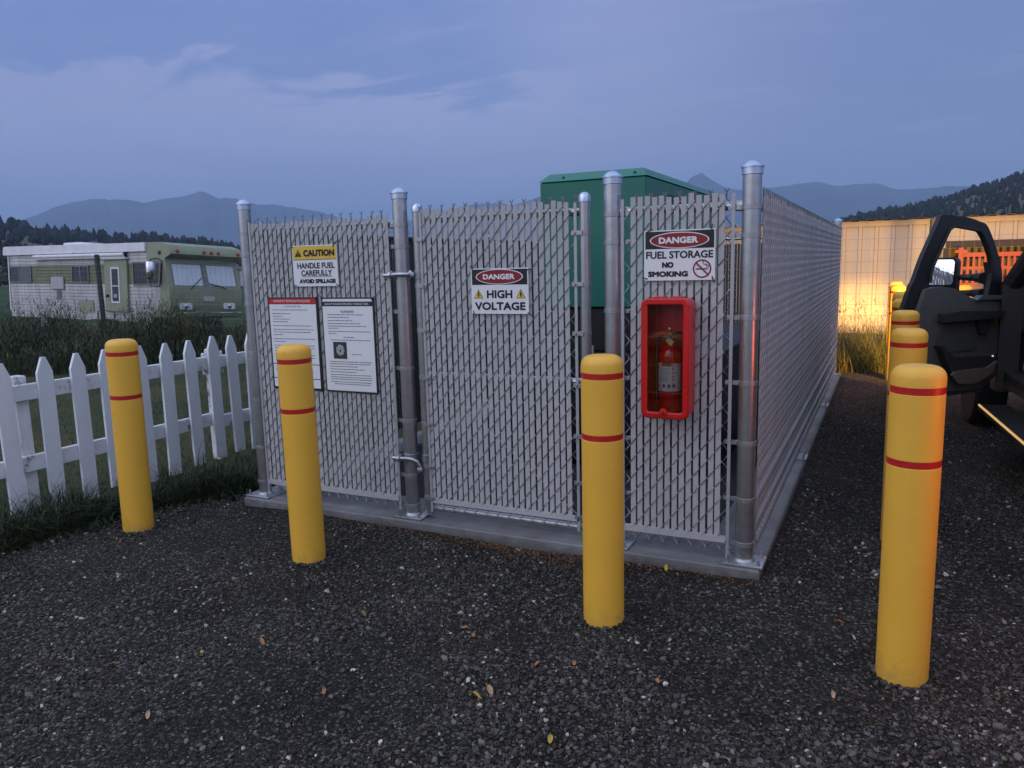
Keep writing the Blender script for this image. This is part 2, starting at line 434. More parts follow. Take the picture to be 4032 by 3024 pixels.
def gravel_mat():
    m = mat('gravel_ground', (0.03, 0.03, 0.03), 0.9, spec=0.25)
    N, L, b = nodes_of(m)
    t = N.new('ShaderNodeTexCoord')
    v = N.new('ShaderNodeTexVoronoi'); v.inputs['Scale'].default_value = 95; L.new(t.outputs['Object'], v.inputs[0])
    hs = N.new('ShaderNodeSeparateColor'); L.new(v.outputs['Color'], hs.inputs[0])
    cr = N.new('ShaderNodeValToRGB')
    e = cr.color_ramp.elements; e[0].position = 0.0; e[0].color = (0.0095, 0.009, 0.0078, 1); e[1].position = 1.0; e[1].color = (0.22, 0.21, 0.19, 1)
    for p, c in ((0.55, (0.025, 0.023, 0.019, 1)), (0.80, (0.048, 0.043, 0.034, 1)), (0.93, (0.09, 0.08, 0.065, 1))):
        k = e.new(p); k.color = c
    L.new(hs.outputs[0], cr.inputs[0])
    n = N.new('ShaderNodeTexNoise'); n.inputs['Scale'].default_value = 1.3; n.inputs['Detail'].default_value = 6; L.new(t.outputs['Object'], n.inputs[0])
    r = N.new('ShaderNodeMapRange'); r.inputs[1].default_value = 0.35; r.inputs[2].default_value = 0.65; r.inputs[3].default_value = 0.55; r.inputs[4].default_value = 1.25
    L.new(n.outputs['Fac'], r.inputs[0])
    sc_ = N.new('ShaderNodeVectorMath'); sc_.operation = 'SCALE'; L.new(cr.outputs[0], sc_.inputs[0]); L.new(r.outputs[0], sc_.inputs['Scale'])
    L.new(sc_.outputs[0], b.inputs['Base Color'])
    bp = N.new('ShaderNodeBump'); bp.inputs['Strength'].default_value = 1.0; bp.inputs['Distance'].default_value = 0.012; bp.invert = True
    L.new(v.outputs['Distance'], bp.inputs['Height']); L.new(bp.outputs[0], b.inputs['Normal'])
    return m
GRAV = gravel_mat()
def pad_dist(x, y):
    ox = np.maximum(np.maximum(-3.29-x, x-0.095), 0); oy = np.maximum(np.maximum(-0.105-y, y-6.95), 0)
    return np.hypot(ox, oy)
def grav_h(x, y):
    h = 0.008*np.sin(x*2.3+1.1)*np.cos(y*1.9) + 0.005*np.sin(x*6.1+y*4.7)
    return h + 0.042*np.exp(-(pad_dist(x, y)/0.16)**2) + 0.004
EDGE = [(-3.6, 0.35), (-3.85, -0.1), (-4.06, -0.57), (-4.04, -0.95), (-4.02, -1.4), (-3.9, -2.2), (-3.7, -8)]
def edge_x(y):
    ys_ = np.array([p[1] for p in EDGE])[::-1]; xs_ = np.array([p[0] for p in EDGE])[::-1]
    return np.interp(y, ys_, xs_)
def in_gravel(x, y):
    wob = 0.06*np.sin(y*7.3) + 0.04*np.sin(y*17.0+1.0)
    left = np.where(y < 0.35, x > edge_x(y)+wob, x > -3.42+wob*0.5)
    back = y < 7.75 + 0.12*np.sin(x*3.1) + 0.05*np.sin(x*11)
    return left & back
gx = np.concatenate([np.linspace(-4.4, 1.8, 156), np.linspace(1.9, 9, 30)])
gy = np.concatenate([np.linspace(-9, -2.8, 40), np.linspace(-2.76, 1.2, 100), np.linspace(1.26, 8.1, 90)])
grid_sheet('gravel_yard', gx, gy, grav_h, GRAV, cut=in_gravel)

# loose stones lying on the yard (one mass nobody could count)
PHI = (1+5**.5)/2
ICO_V = np.array([(-1, PHI, 0), (1, PHI, 0), (-1, -PHI, 0), (1, -PHI, 0), (0, -1, PHI), (0, 1, PHI), (0, -1, -PHI), (0, 1, -PHI), (PHI, 0, -1), (PHI, 0, 1), (-PHI, 0, -1), (-PHI, 0, 1)])/math.hypot(1, PHI)
ICO_F = np.array([(0, 11, 5), (0, 5, 1), (0, 1, 7), (0, 7, 10), (0, 10, 11), (1, 5, 9), (5, 11, 4), (11, 10, 2), (10, 7, 6), (7, 1, 8), (3, 9, 4), (3, 4, 2), (3, 2, 6), (3, 6, 8), (3, 8, 9), (4, 9, 5), (2, 4, 11), (6, 2, 10), (8, 6, 7), (9, 8, 1)])
def stones(name, P, S, colors, m):
    n = len(P)
    V = ICO_V[None] * (1 + 0.22*RNG.standard_normal((n, 12, 1))).clip(0.6, 1.5)
    q = RNG.standard_normal((n, 4)); q /= np.linalg.norm(q, axis=1, keepdims=True)
    w, x, y, z = q.T
    Rm = np.stack([1-2*(y*y+z*z), 2*(x*y-z*w), 2*(x*z+y*w), 2*(x*y+z*w), 1-2*(x*x+z*z), 2*(y*z-x*w), 2*(x*z-y*w), 2*(y*z+x*w), 1-2*(x*x+y*y)], -1).reshape(n, 3, 3)
    V = V * np.stack([np.ones(n), RNG.uniform(.65, 1, n), RNG.uniform(.45, .8, n)], -1)[:, None, :]
    V = np.einsum('nij,nkj->nki', Rm, V) * S[:, None, None]
    V[:, :, 2] *= 0.8
    V += P[:, None, :]
    F = (ICO_F[None] + (np.arange(n)*12)[:, None, None]).reshape(-1)
    C = np.repeat(np.concatenate([colors, np.ones((n, 1))], 1)[:, None, :], 12, 1).reshape(-1, 4)
    return np_mesh(name, V.reshape(-1, 3), F, np.arange(n*20)*3, m, C, smooth=False)
def stone_field(n, smin, smax, bright):
    a = RNG.uniform(R(-64), R(14), n*3); d = 1.7 + 7.5*RNG.random(n*3)**1.35
    x = CAM.x + d*np.sin(a); y = CAM.y + d*np.cos(a)
    dens = 0.50 + 0.55*np.sin(x*1.9+1)*np.sin(y*2.3-0.5) + 0.30*np.sin(x*5.2-y*3.1) + .2*np.sin(x*9+y*7)
    ok = in_gravel(x, y) & (pad_dist(x, y) > 0.012) & (RNG.random(n*3) < dens.clip(.12, 1))
    x, y = x[ok][:n], y[ok][:n]; k = len(x)
    S = smin + (smax-smin)*RNG.random(k)**2.6
    P = np.stack([x, y, grav_h(x, y)+S*0.25], -1)
    u = RNG.random(k)
    base = 0.018 + 0.066*RNG.random(k)**1.7
    base = np.where(u > 0.84, 0.07+0.09*RNG.random(k), base); base = np.where(u > 1-bright, 0.22+0.33*RNG.random(k), base)
    hue = RNG.random(k)[:, None]
    tintc = np.where(hue < .35, [1.20, 1.02, .78], np.where(hue < .5, [.97, 1.0, 1.0], [1.12, 1.02, .86]))
    tintc = np.where((hue > .94), [1.35, .95, .75], tintc)
    return P, S, base[:, None]*tintc
PS = [stone_field(70000, 0.0035, 0.0105, 0.014), stone_field(14000, 0.008, 0.017, 0.03)]
def ring_stones(cx, cy, n):
    a = RNG.uniform(0, 6.28, n); r_ = .094 + .045*RNG.random(n)**1.6; S = RNG.uniform(.006, .014, n)
    x = cx + r_*np.cos(a); y = cy + r_*np.sin(a)
    b_ = .018 + .07*RNG.random(n)**1.8
    return np.stack([x, y, grav_h(x, y) + S*.3 + .004*(1-(r_-.094)/.045)], -1), S, b_[:, None]*np.array([1.05, 1.0, .92])
for c_ in ((-3.664, -.639), (-2.270, -.641), (-.509, -.693), (.711, -.713), (.712, .835), (.718, 2.325)): PS.append(ring_stones(c_[0], c_[1], 130))
n_ = 900         # brown leaf crumbs caught along the curb
x_ = np.concatenate([RNG.normal(-1.15, .35, n_//2), RNG.uniform(-2.6, .1, n_//4), RNG.uniform(.12, .6, n_-n_//2-n_//4)])
y_ = np.concatenate([-.105 - np.abs(RNG.normal(0, .06, n_//2)) - .01, -.115 - np.abs(RNG.normal(0, .03, n_//4)), RNG.uniform(3.5, 7.6, n_-n_//2-n_//4)])
PS.append((np.stack([x_, y_, grav_h(x_, y_)+.005], -1), RNG.uniform(.004, .011, n_), np.array([.12, .062, .026])*RNG.uniform(.35, 1.3, (n_, 1))))
STONE = tint_mat('stone', 0.75, 0.35)
st = stones('gravel_stones', np.concatenate([p[0] for p in PS]), np.concatenate([p[1] for p in PS]), np.concatenate([p[2] for p in PS]), STONE)
tag(st, 'loose dark gravel stones scattered with pale chips over the yard', 'gravel', kind='stuff')

# concrete pad under the enclosure
pb = MB()
_o = [(-3.285, -.10), (.09, -.10), (.09, 6.95), (-3.285, 6.95)]; _i = [(-3.00, .32), (-.22, .32), (-.22, 6.5), (-3.00, 6.5)]
def _rg(p, z, d=0.0): return [(x + (d if x < -1.5 else -d), y + (d if y < 3 else -d), z) for x, y in p]
_v = _rg(_o, -.12) + _rg(_o, .092) + _rg(_o, .10, .008) + _rg(_i, .10) + _rg(_i, -.12)
pb.add(_v, [(k*4+q, k*4+(q+1) % 4, k*4+4+(q+1) % 4, k*4+4+q) for k in range(4) for q in range(4)])
pad = pb.build('concrete_curb', CONC, smooth=0); pad['kind'] = 'structure'
pb = MB(); pb.add([(-3.01, .31, .07), (-.21, .31, .07), (-.21, 6.51, .07), (-3.01, 6.51, .07)], [(0, 1, 2, 3)])
bed = pb.build('gap_shade_bed', mat('gap_shade_dark', (.020, .020, .021), .9, 0, .5, 60, .6, 90), smooth=0); bed['kind'] = 'structure'  # dark sheet added inside the curb so the lower fence gaps look shaded
def conc_fix():
    N, L, b = nodes_of(CONC)
    src = b.inputs['Base Color'].links[0].from_socket
    t = N.new('ShaderNodeTexCoord')
    n = N.new('ShaderNodeTexNoise'); n.inputs['Scale'].default_value = 2.2; n.inputs['Detail'].default_value = 8; n.inputs['Roughness'].default_value = 0.7
    L.new(t.outputs['Object'], n.inputs[0])
    r = N.new('ShaderNodeMapRange'); r.inputs[1].default_value = 0.5; r.inputs[2].default_value = 0.72
    L.new(n.outputs['Fac'], r.inputs[0])
    x = N.new('ShaderNodeMix'); x.data_type = 'RGBA'; L.new(r.outputs[0], x.inputs[0]); L.new(src, x.inputs[6]); x.inputs[7].default_value = (0.12, 0.115, 0.10, 1)
    s_ = N.new('ShaderNodeSeparateXYZ'); L.new(t.outputs['Object'], s_.inputs[0])
    g = N.new('ShaderNodeMapRange'); g.inputs[1].default_value = .095; g.inputs[2].default_value = .035; g.inputs[3].default_value = 0; g.inputs[4].default_value = .35; L.new(s_.outputs[2], g.inputs[0])
    n2 = N.new('ShaderNodeTexNoise'); n2.inputs['Scale'].default_value = 9; n2.inputs['Detail'].default_value = 8; n2.inputs['Roughness'].default_value = .7; L.new(t.outputs['Object'], n2.inputs[0])
    a = N.new('ShaderNodeMath'); a.operation = 'ADD'; L.new(n2.outputs['Fac'], a.inputs[0]); L.new(g.outputs[0], a.inputs[1])
    r2 = N.new('ShaderNodeMapRange'); r2.inputs[1].default_value = .55; r2.inputs[2].default_value = .85; r2.inputs[4].default_value = .8; L.new(a.outputs[0], r2.inputs[0])
    x2 = N.new('ShaderNodeMix'); x2.data_type = 'RGBA'; L.new(r2.outputs[0], x2.inputs[0]); L.new(x.outputs[2], x2.inputs[6]); x2.inputs[7].default_value = (.085, .082, .068, 1)
    L.new(x2.outputs[2], b.inputs['Base Color'])
conc_fix()

# ------------------------------------------------------------------ far hills, mountains, woods
def polar(az, d): return (CAM.x + d*math.sin(R(az)), CAM.y + d*math.cos(R(az)))
MT = [(-75, 1.5), (-66, 1.8), (-60.2, 2.4), (-58.7, 2.75), (-57.2, 3.6), (-55.9, 4.21), (-54.6, 4.65), (-52.9, 4.88), (-51.7, 4.66), (-50.7, 4.47), (-49.5, 4.63), (-47.1, 5.16), (-45.8, 4.86), (-45, 4.96), (-43.4, 4.59), (-42.2, 4.52), (-40.9, 4.27), (-39, 3.87), (-37.8, 3.6), (-35.9, 3.19), (-34.2, 2.94), (-31.6, 3.6), (-29.2, 4.31), (-27.2, 4.39), (-25.5, 4.06), (-23.7, 4.66), (-19.2, 4.68), (-15, 4.75), (-13.3, 5.09), (-12.85, 5.54), (-12.2, 5.85), (-11.4, 5.31), (-10.5, 4.8), (-9.5, 4.78), (-8.3, 4.69), (-6.5, 4.81), (-4.8, 4.89), (-3.6, 4.64), (-2.2, 4.61), (-0.8, 4.41), (0.6, 4.09), (2.2, 4.16), (3.4, 4.27), (4.5, 4.06), (7.2, 3.7), (12, 3.9), (20, 3.2)]
def ridge_sheet(name, prof, dist, depth, m, rows, jag, step, kind='structure', foot=0.0):
    az = np.arange(prof[0][0], prof[-1][0], step); el = np.interp(az, [p[0] for p in prof], [p[1] for p in prof])
    rr = np.random.default_rng(5)
    nz = sum(np.interp(az, np.arange(-90, 30, w), rr.standard_normal(len(np.arange(-90, 30, w))))*a for w, a in ((3.1, .5), (1.1, .3), (.37, .16), (.13, .08)))*jag
    el = el + nz
    ts = np.linspace(0, 1, rows); V = []
    for t in ts:
        dd = dist - depth*(1-t) if t <= 1 else dist
        prof_t = t**1.15
        side = sum(np.interp(az + 7*t*s, np.arange(-100, 40, w), rr.standard_normal(len(np.arange(-100, 40, w))))*a for w, a, s in ((4, .5, 1), (1.3, .35, -1), (.5, .2, 1)))
        hz = CAM.z + np.tan(np.radians(el))*dist*prof_t + side*dist*0.0035*math.sin(math.pi*t)*(1 if jag > .05 else .5) + foot*(1-t)
        dd_ = dd + side*depth*0.05*math.sin(math.pi*t)
        V.append(np.stack([CAM.x + dd_*np.sin(np.radians(az)), CAM.y + dd_*np.cos(np.radians(az)), np.maximum(hz, -1.2) if t > 0 else np.full_like(az, -0.9)], -1))
    # far side of the ridge
    V.append(np.stack([CAM.x + (dist+depth)*np.sin(np.radians(az)), CAM.y + (dist+depth)*np.cos(np.radians(az)), np.full_like(az, -0.9)], -1))
    V = np.array(V); nr, nc = V.shape[:2]
    i = np.arange(nc-1)[None, :] + np.arange(nr-1)[:, None]*nc
    F = np.stack([i, i+1, i+nc+1, i+nc], -1).reshape(-1, 4)
    o = np_mesh(name, V.reshape(-1, 3), F.ravel(), np.arange(len(F))*4, m, smooth=True)
    o['kind'] = kind
    return o, V
ROCK = mat('mountain_slope', (0.10, 0.105, 0.11), 0.95, 0, 0.3, 0.002, spec=0.1)
ridge_sheet('mountains', MT, 5000, 1500, ROCK, 12, 0.20, 0.10)
def hill_mat():
    m = mat('hill_grass', (0.115, 0.095, 0.070), 0.95, 0, 0.25, 0.02, spec=0.1)
    N, L, b = nodes_of(m)
    src = b.inputs['Base Color'].links[0].from_socket
    t = N.new('ShaderNodeTexCoord'); n = N.new('ShaderNodeTexNoise'); n.inputs['Scale'].default_value = 0.02; n.inputs['Detail'].default_value = 5
    L.new(t.outputs['Object'], n.inputs[0])
    r = N.new('ShaderNodeMapRange'); r.inputs[1].default_value = 0.60; r.inputs[2].default_value = 0.68; L.new(n.outputs['Fac'], r.inputs[0])
    x = N.new('ShaderNodeMix'); x.data_type = 'RGBA'; L.new(r.outputs[0], x.inputs[0]); L.new(src, x.inputs[6]); x.inputs[7].default_value = (0.022, 0.028, 0.020, 1)
    L.new(x.outputs[2], b.inputs['Base Color'])
    return m
HILLM = hill_mat()
HL = [(-80, 5.5), (-66, 4.5), (-60.5, 3.6), (-58.7, 2.9), (-57.3, 2.45), (-55.6, 2.3), (-53.8, 2.15), (-51.1, 1.95), (-48.3, 1.75), (-46, 1.5), (-44.2, 0.75), (-42, 0.15), (-40, -0.1)]
HR = [(-6, 1.0), (-4.1, 1.6), (-2.7, 2.15), (-0.7, 2.55), (0.9, 2.8), (2.7, 3.15), (4.5, 3.6), (5.9, 3.95), (7.1, 4.4), (9.1, 5.2), (14, 6.5), (20, 7)]
_, HLV = ridge_sheet('hill', HL, 640, 470, HILLM, 10, 0.03, 0.25)
_, HRV = ridge_sheet('hill', HR, 700, 480, HILLM, 10, 0.03, 0.25)
# the woods on the hills: one far mass of conifers each
def wood(name, V, n, hmin, hmax, label, clear):
    nr, nc = V.shape[0]-1, V.shape[1]
    vs = []; fs = []; cs = []; cnt = 0; o = 0
    rr = np.random.default_rng(3)
    nt_ = np.interp
    while cnt < n:
        ridge = rr.random() < 0.20
        t = (nr-1) - rr.random()*0.5 if ridge else (nr-1)*(1-rr.random()**1.1)
        c = rr.random()*(nc-1.01); i = min(int(t), nr-2); j = int(c); a, b = t-i, c-j
        p = (V[i, j]*(1-a)+V[i+1, j]*a)*(1-b) + (V[i, j+1]*(1-a)+V[i+1, j+1]*a)*b
        if not ridge and clear(p, t/(nr-1)) and rr.random() < 0.94: continue
        h = rr.uniform(hmin, hmax)*min(1.0, max(.5, math.hypot(p[0]-CAM.x, p[1]-CAM.y)/600))*(1.0 if not ridge else rr.choice([.45, .6, .8, 1.0, 1.25])); w = h*rr.uniform(.24, .46)
        g = rr.uniform(.6, 1.3); col = (0.030*g, 0.036*g, 0.030*g, 1)
        seg = 7; ph = rr.random()*6; pine = rr.random() < .72
        prof_ = ((.0, .38), (.20, .85), (.52, .60), (.80, .28)) if pine else ((.0, .55), (.30, 1.05), (.62, .95), (.86, .55))
        for zz_, wf in prof_:
            for q in range(seg):
                an = ph + 2*math.pi*q/seg; rad = w*wf*rr.uniform(.62, 1.18)
                vs.append((p[0]+rad*math.cos(an), p[1]+rad*math.sin(an), p[2]+h*(zz_+rr.uniform(-.07, .07))))
        vs.append((p[0]+rr.normal()*w*.12, p[1]+rr.normal()*w*.12, p[2]+h))
        for k in range(3):
            for q in range(seg):
                a_, b_ = o+k*seg+q, o+k*seg+(q+1) % seg
                fs += [a_, b_, b_+seg, a_, b_+seg, a_+seg]
        for q in range(seg): fs += [o+3*seg+q, o+3*seg+(q+1) % seg, o+4*seg]
        cs += [col]*(4*seg+1); o += 4*seg+1
        cnt += 1
    ob = np_mesh(name, np.array(vs), np.array(fs), np.arange(len(fs)//3)*3, TREE, np.array(cs), smooth=False)
    tag(ob, label, 'woods', kind='stuff')
TREE = tint_mat('conifer_foliage', 0.95, 0.1)
def clearL(p, t):
    az_ = math.degrees(math.atan2(p[0]-CAM.x, p[1]-CAM.y))
    if t < .45: return -57.5 < az_ < -43.5
    if t < .8 and -55 < az_ < -50.5: return True
    return (math.sin(p[0]*.022+1.0)+math.sin(p[1]*.031+p[0]*.013) > -0.1) and .42 < t
wood('conifer_woods', HLV, 2100, 3.5, 8.5, 'dark conifer woods over the low hill behind the motorhome', clearL)
def clearR(p, t): return math.sin(p[0]*.05+p[1]*.02) > 0.9
wood('conifer_woods', HRV, 3600, 3.0, 5.5, 'dark conifer woods on the rising hill above the shed roof', clearR)

# ------------------------------------------------------------------ grasses
def blades(base, h, w, lean, az, colors, segs=3, droop=0.5):
    n = len(base); ts = np.linspace(0, 1, segs+1)
    dirx, diry = np.cos(az), np.sin(az); px, py = -diry, dirx
    V = np.zeros((n, (segs+1)*2, 3)); 
    for k, t in enumerate(ts):
        off = lean*h*(t**1.7); zz = h*(t - droop*lean*t**3*0.55)
        c = base + np.stack([dirx*off, diry*off, zz], -1)
        ww = w*(1-t*0.92)
        V[:, 2*k] = c - np.stack([px*ww, py*ww, 0*ww], -1); V[:, 2*k+1] = c + np.stack([px*ww, py*ww, 0*ww], -1)
    f = np.concatenate([[2*k, 2*k+1, 2*k+3, 2*k+2] for k in range(segs)])
    F = (f[None] + (np.arange(n)*(segs+1)*2)[:, None]).ravel()
    C = np.repeat(np.concatenate([colors, np.ones((n, 1))], 1)[:, None], (segs+1)*2, 1).reshape(-1, 4)
    return V.reshape(-1, 3), F, C
def blade_obj(name, parts, m, label, cat):
    vs, fs, cs = [], [], []; o = 0
    for V, F, C in parts: vs.append(V); fs.append(F+o); cs.append(C); o += len(V)
    F = np.concatenate(fs)
    ob = np_mesh(name, np.concatenate(vs), F, np.arange(len(F)//4)*4, m, np.concatenate(cs), smooth=True)
    tag(ob, label, cat, kind='stuff'); return ob
def gcol(n, c0, c1, p=1.0):
    t = RNG.random((n, 1))**p; return (np.array(c0)*(1-t) + np.array(c1)*t)*RNG.uniform(.7, 1.25, (n, 1))
GRASSM = tint_mat('grass_blade', 0.7, 0.25)
def fz(x, y): return field_h(x, y)
# rough grass along the picket fence and the pad's left side
n = 9000
y = RNG.uniform(-2.6, 1.9, n); x = np.where(y < 0.35, edge_x(y) + 0.02 - np.abs(RNG.normal(0, .30, n)), -3.40 - np.abs(RNG.normal(0, .40, n)))
ok = (x > -4.9); x, y = x[ok], y[ok]; n = len(x)
h = RNG.uniform(.10, .34, n)*np.where(np.sin(y*5.3+x*3) > 0, 1.2, .75)
p1 = blades(np.stack([x, y, np.full(n, -.03)], -1), h, RNG.uniform(.002, .005, n), RNG.uniform(.4, 1.1, n), RNG.normal(-.3, 1.3, n), gcol(n, (.020, .034, .016), (.060, .075, .034)), 4, .8)
n2 = 2600          # broad low leaves among it
y2 = RNG.uniform(-2.6, 1.6, n2); x2 = np.where(y2 < 0.35, edge_x(y2), -3.42) + RNG.normal(-.14, .14, n2)
p2 = blades(np.stack([x2, y2, np.full(n2, -.01)], -1), RNG.uniform(.03, .09, n2), RNG.uniform(.010, .022, n2), RNG.uniform(.6, 1.3, n2), RNG.uniform(0, 6.28, n2), gcol(n2, (.022, .042, .020), (.05, .075, .035)), 3, .9)
blade_obj('rough_grass', [p1, p2], GRASSM, 'dark rough grass and weeds flopping onto the gravel edge by the picket fence', 'grass')
# mown lawn behind the picket fence
n = 70000
y = RNG.uniform(-3, 8, n); x = -4.7 - 9.5*RNG.random(n)**1.5
p1 = blades(np.stack([x, y, fz(x, y)], -1), RNG.uniform(.025, .06, n), RNG.uniform(.0015, .0032, n), RNG.uniform(.3, 1.1, n), RNG.uniform(0, 6.28, n), gcol(n, (.050, .062, .026), (.105, .105, .050)), 2)
blade_obj('lawn_grass', [p1], GRASSM, 'short dull green lawn grass seen through the picket fence', 'grass')
# tall weeds in front of and along the wire fence on the left
def weeds(n, xr, yr, hr, c0, c1, curve=None):
    x = RNG.uniform(*xr, n); y = RNG.uniform(*yr, n)
    if curve is not None: y = y + curve(x)
    clump = 0.75 + 0.35*np.sin(x*1.7+y*.8) + 0.2*np.sin(x*4.3+2)
    h = RNG.uniform(*hr, n)*clump.clip(.45, 1.3)
    parts = [blades(np.stack([x, y, fz(x, y)-.02], -1), h, RNG.uniform(.004, .008, n), RNG.uniform(.05, .45, n), RNG.uniform(0, 6.28, n), gcol(n, c0, c1), 3)]
    k = 6
    for i in range(k):       # leaves up each stem
        t = RNG.uniform(.15, .95, n)
        b = np.stack([x + RNG.normal(0, .03, n), y + RNG.normal(0, .03, n), fz(x, y) + h*t*.92], -1)
        parts.append(blades(b, RNG.uniform(.06, .16, n), RNG.uniform(.005, .011, n), RNG.uniform(.5, 1.3, n), RNG.uniform(0, 6.28, n), gcol(n, c0, c1), 2))
    return parts
curve = lambda x: np.interp(x, [-22, -14.7, -13, -12.3, -9, -4], [5.9, 6.0, 7.4, 8.0, 8.3, 8.5])
wp = weeds(12000, (-24, -3.5), (-.3, 2.6), (.85, 1.40), (.028, .038, .020), (.085, .098, .052), curve)
wp += weeds(2600, (-24, -3.5), (1.8, 3.6), (.9, 1.5), (.034, .036, .020), (.095, .088, .045), curve)
wp += weeds(500, (-13.8, -10.5), (.4, 1.8), (.9, 1.5), (.05, .047, .012), (.09, .08, .02), curve)
blade_obj('tall_weeds', wp, GRASSM, 'belt of tall dark weeds in front of the old motorhome', 'weeds')
# tall seeding grass by the shed, lit by the headlights
n = 9500
x = RNG.uniform(-1.2, 3.2, n); y = 7.75 + np.abs(RNG.normal(0, 1.5, n))
h = RNG.uniform(.35, .80, n)*(0.65+.5*sstep(7.6, 8.8, y))
gp = [blades(np.stack([x, y, fz(x, y)], -1), h, RNG.uniform(.003, .007, n), RNG.uniform(.3, .95, n), RNG.uniform(0, 6.28, n), gcol(n, (.05, .075, .02), (.16, .15, .06)), 4, .9)]
n = 420
x = RNG.uniform(-.8, 3, n); y = RNG.uniform(8.0, 9.6, n); h = RNG.uniform(.75, 1.12, n); az = RNG.uniform(0, 6.28, n); lean = RNG.uniform(.25, .5, n)
gp.append(blades(np.stack([x, y, fz(x, y)], -1), h, np.full(n, .0022), lean, az, gcol(n, (.12, .11, .05), (.20, .17, .08)), 5, .9))
hb = np.stack([x + np.cos(az)*lean*h*.8, y + np.sin(az)*lean*h*.8, fz(x, y) + h*.86], -1)
gp.append(blades(hb, RNG.uniform(.10, .16, n), np.full(n, .007), RNG.uniform(1.1, 1.7, n), az, gcol(n, (.16, .13, .07), (.26, .20, .10)), 4, 1.1))
blade_obj('tall_grass', gp, GRASSM, 'tall seeding grass lit yellow by headlights in front of the pale shed', 'grass')

# ------------------------------------------------------------------ chain-link enclosure
PITCH, PER = 0.0368, 0.0922
Z0W = 0.155
NPER = 19                    # node rows
ZTW = Z0W + NPER*PER         # top nodes
def chain_link(mb, P, ncol, u0=0.0, fine=True, depth=0.0060, r=0.0023, knuckles=True, zoff=0.0):
    """P(u, z, d) -> point; d>0 is the side facing out."""
    for i in range(ncol):
        ua = u0 + i*PITCH; ub = ua + PITCH; odd = i % 2
        pts = []
        z = Z0W + zoff + (PER/2 if odd else 0.0); top = ZTW + zoff
        if odd: pts.append(P(ub, z-PER/2, 0))
        if odd:
            pts += [P(ub-PITCH*.3, z-PER/2+PER*.15, -depth), P(ua+PITCH*.3, z-PER*.15, -depth)] if fine else [P(ua+PITCH*.5, z-PER*.25, -depth)]
        while z < top-1e-6:
            pts.append(P(ua, z, 0))
            if fine: pts += [P(ua+PITCH*.25, z+PER*.125, depth), P(ub-PITCH*.25, z+PER*.375, depth)]
            else: pts += [P(ua+PITCH*.5, z+PER*.25, depth)]
            pts.append(P(ub, z+PER/2, 0))
            if z + PER/2 < top-1e-6:
                if fine: pts += [P(ub-PITCH*.25, z+PER*.625, -depth), P(ua+PITCH*.25, z+PER*.875, -depth)]
                else: pts += [P(ua+PITCH*.5, z+PER*.75, -depth)]
            z += PER
        if not odd: pts.append(P(ua, top, 0))
        mb.tube(pts, r, 4 if fine else 3, caps=False)
    if knuckles:
        for i in range(0, ncol+1, 2):
            u = u0 + i*PITCH; k = random.uniform(-.006, .006)
            mb.tube([P(u-.003, ZTW+zoff-.004, 0), P(u+.003+k*.3, ZTW+zoff+.016, .002), P(u-.002+k, ZTW+zoff+.032, -.002), P(u-.009+k, ZTW+zoff+.046, .003)], r*1.25, 4)
            mb.tube([P(u+.003, ZTW+zoff-.004, 0), P(u-.003+k*.3, ZTW+zoff+.016, -.002), P(u+.003+k, ZTW+zoff+.032, .002), P(u+.010+k, ZTW+zoff+.047, -.003)], r*1.25, 4)
def slats(mb, P, ncol, u0, zb, zt, w=0.0265, skip=(0, 0), simple=False):
    for i in range(skip[0], ncol-skip[1]):
        uc = u0 + (i+.5)*PITCH + random.uniform(-.0015, .0015); a = uc-w/2; b = uc+w/2
        t = zt + random.uniform(-.010, .010); tw = random.uniform(-.0012, .0012)
        vs = [P(a, zb, .0018), P(b, zb, .0018), P(b, zb, -.0018), P(a, zb, -.0018), P(a, t, .0018+tw), P(b, t, .0018-tw), P(b, t, -.0018-tw), P(a, t, -.0018+tw)]
        mb.add(vs, [(0, 1, 5, 4), (1, 2, 6, 5), (2, 3, 7, 6), (3, 0, 4, 7), (4, 5, 6, 7), (3, 2, 1, 0)])
YM = -0.020
def PF(u, z, d): return Vector((u, YM-d, z))                 # front
def PR(u, z, d): return Vector((0.045+d, u, z))              # right side
def PB(u, z, d): return Vector((u, 6.82+d, z))
def PL(u, z, d): return Vector((-3.225-d, u, z))

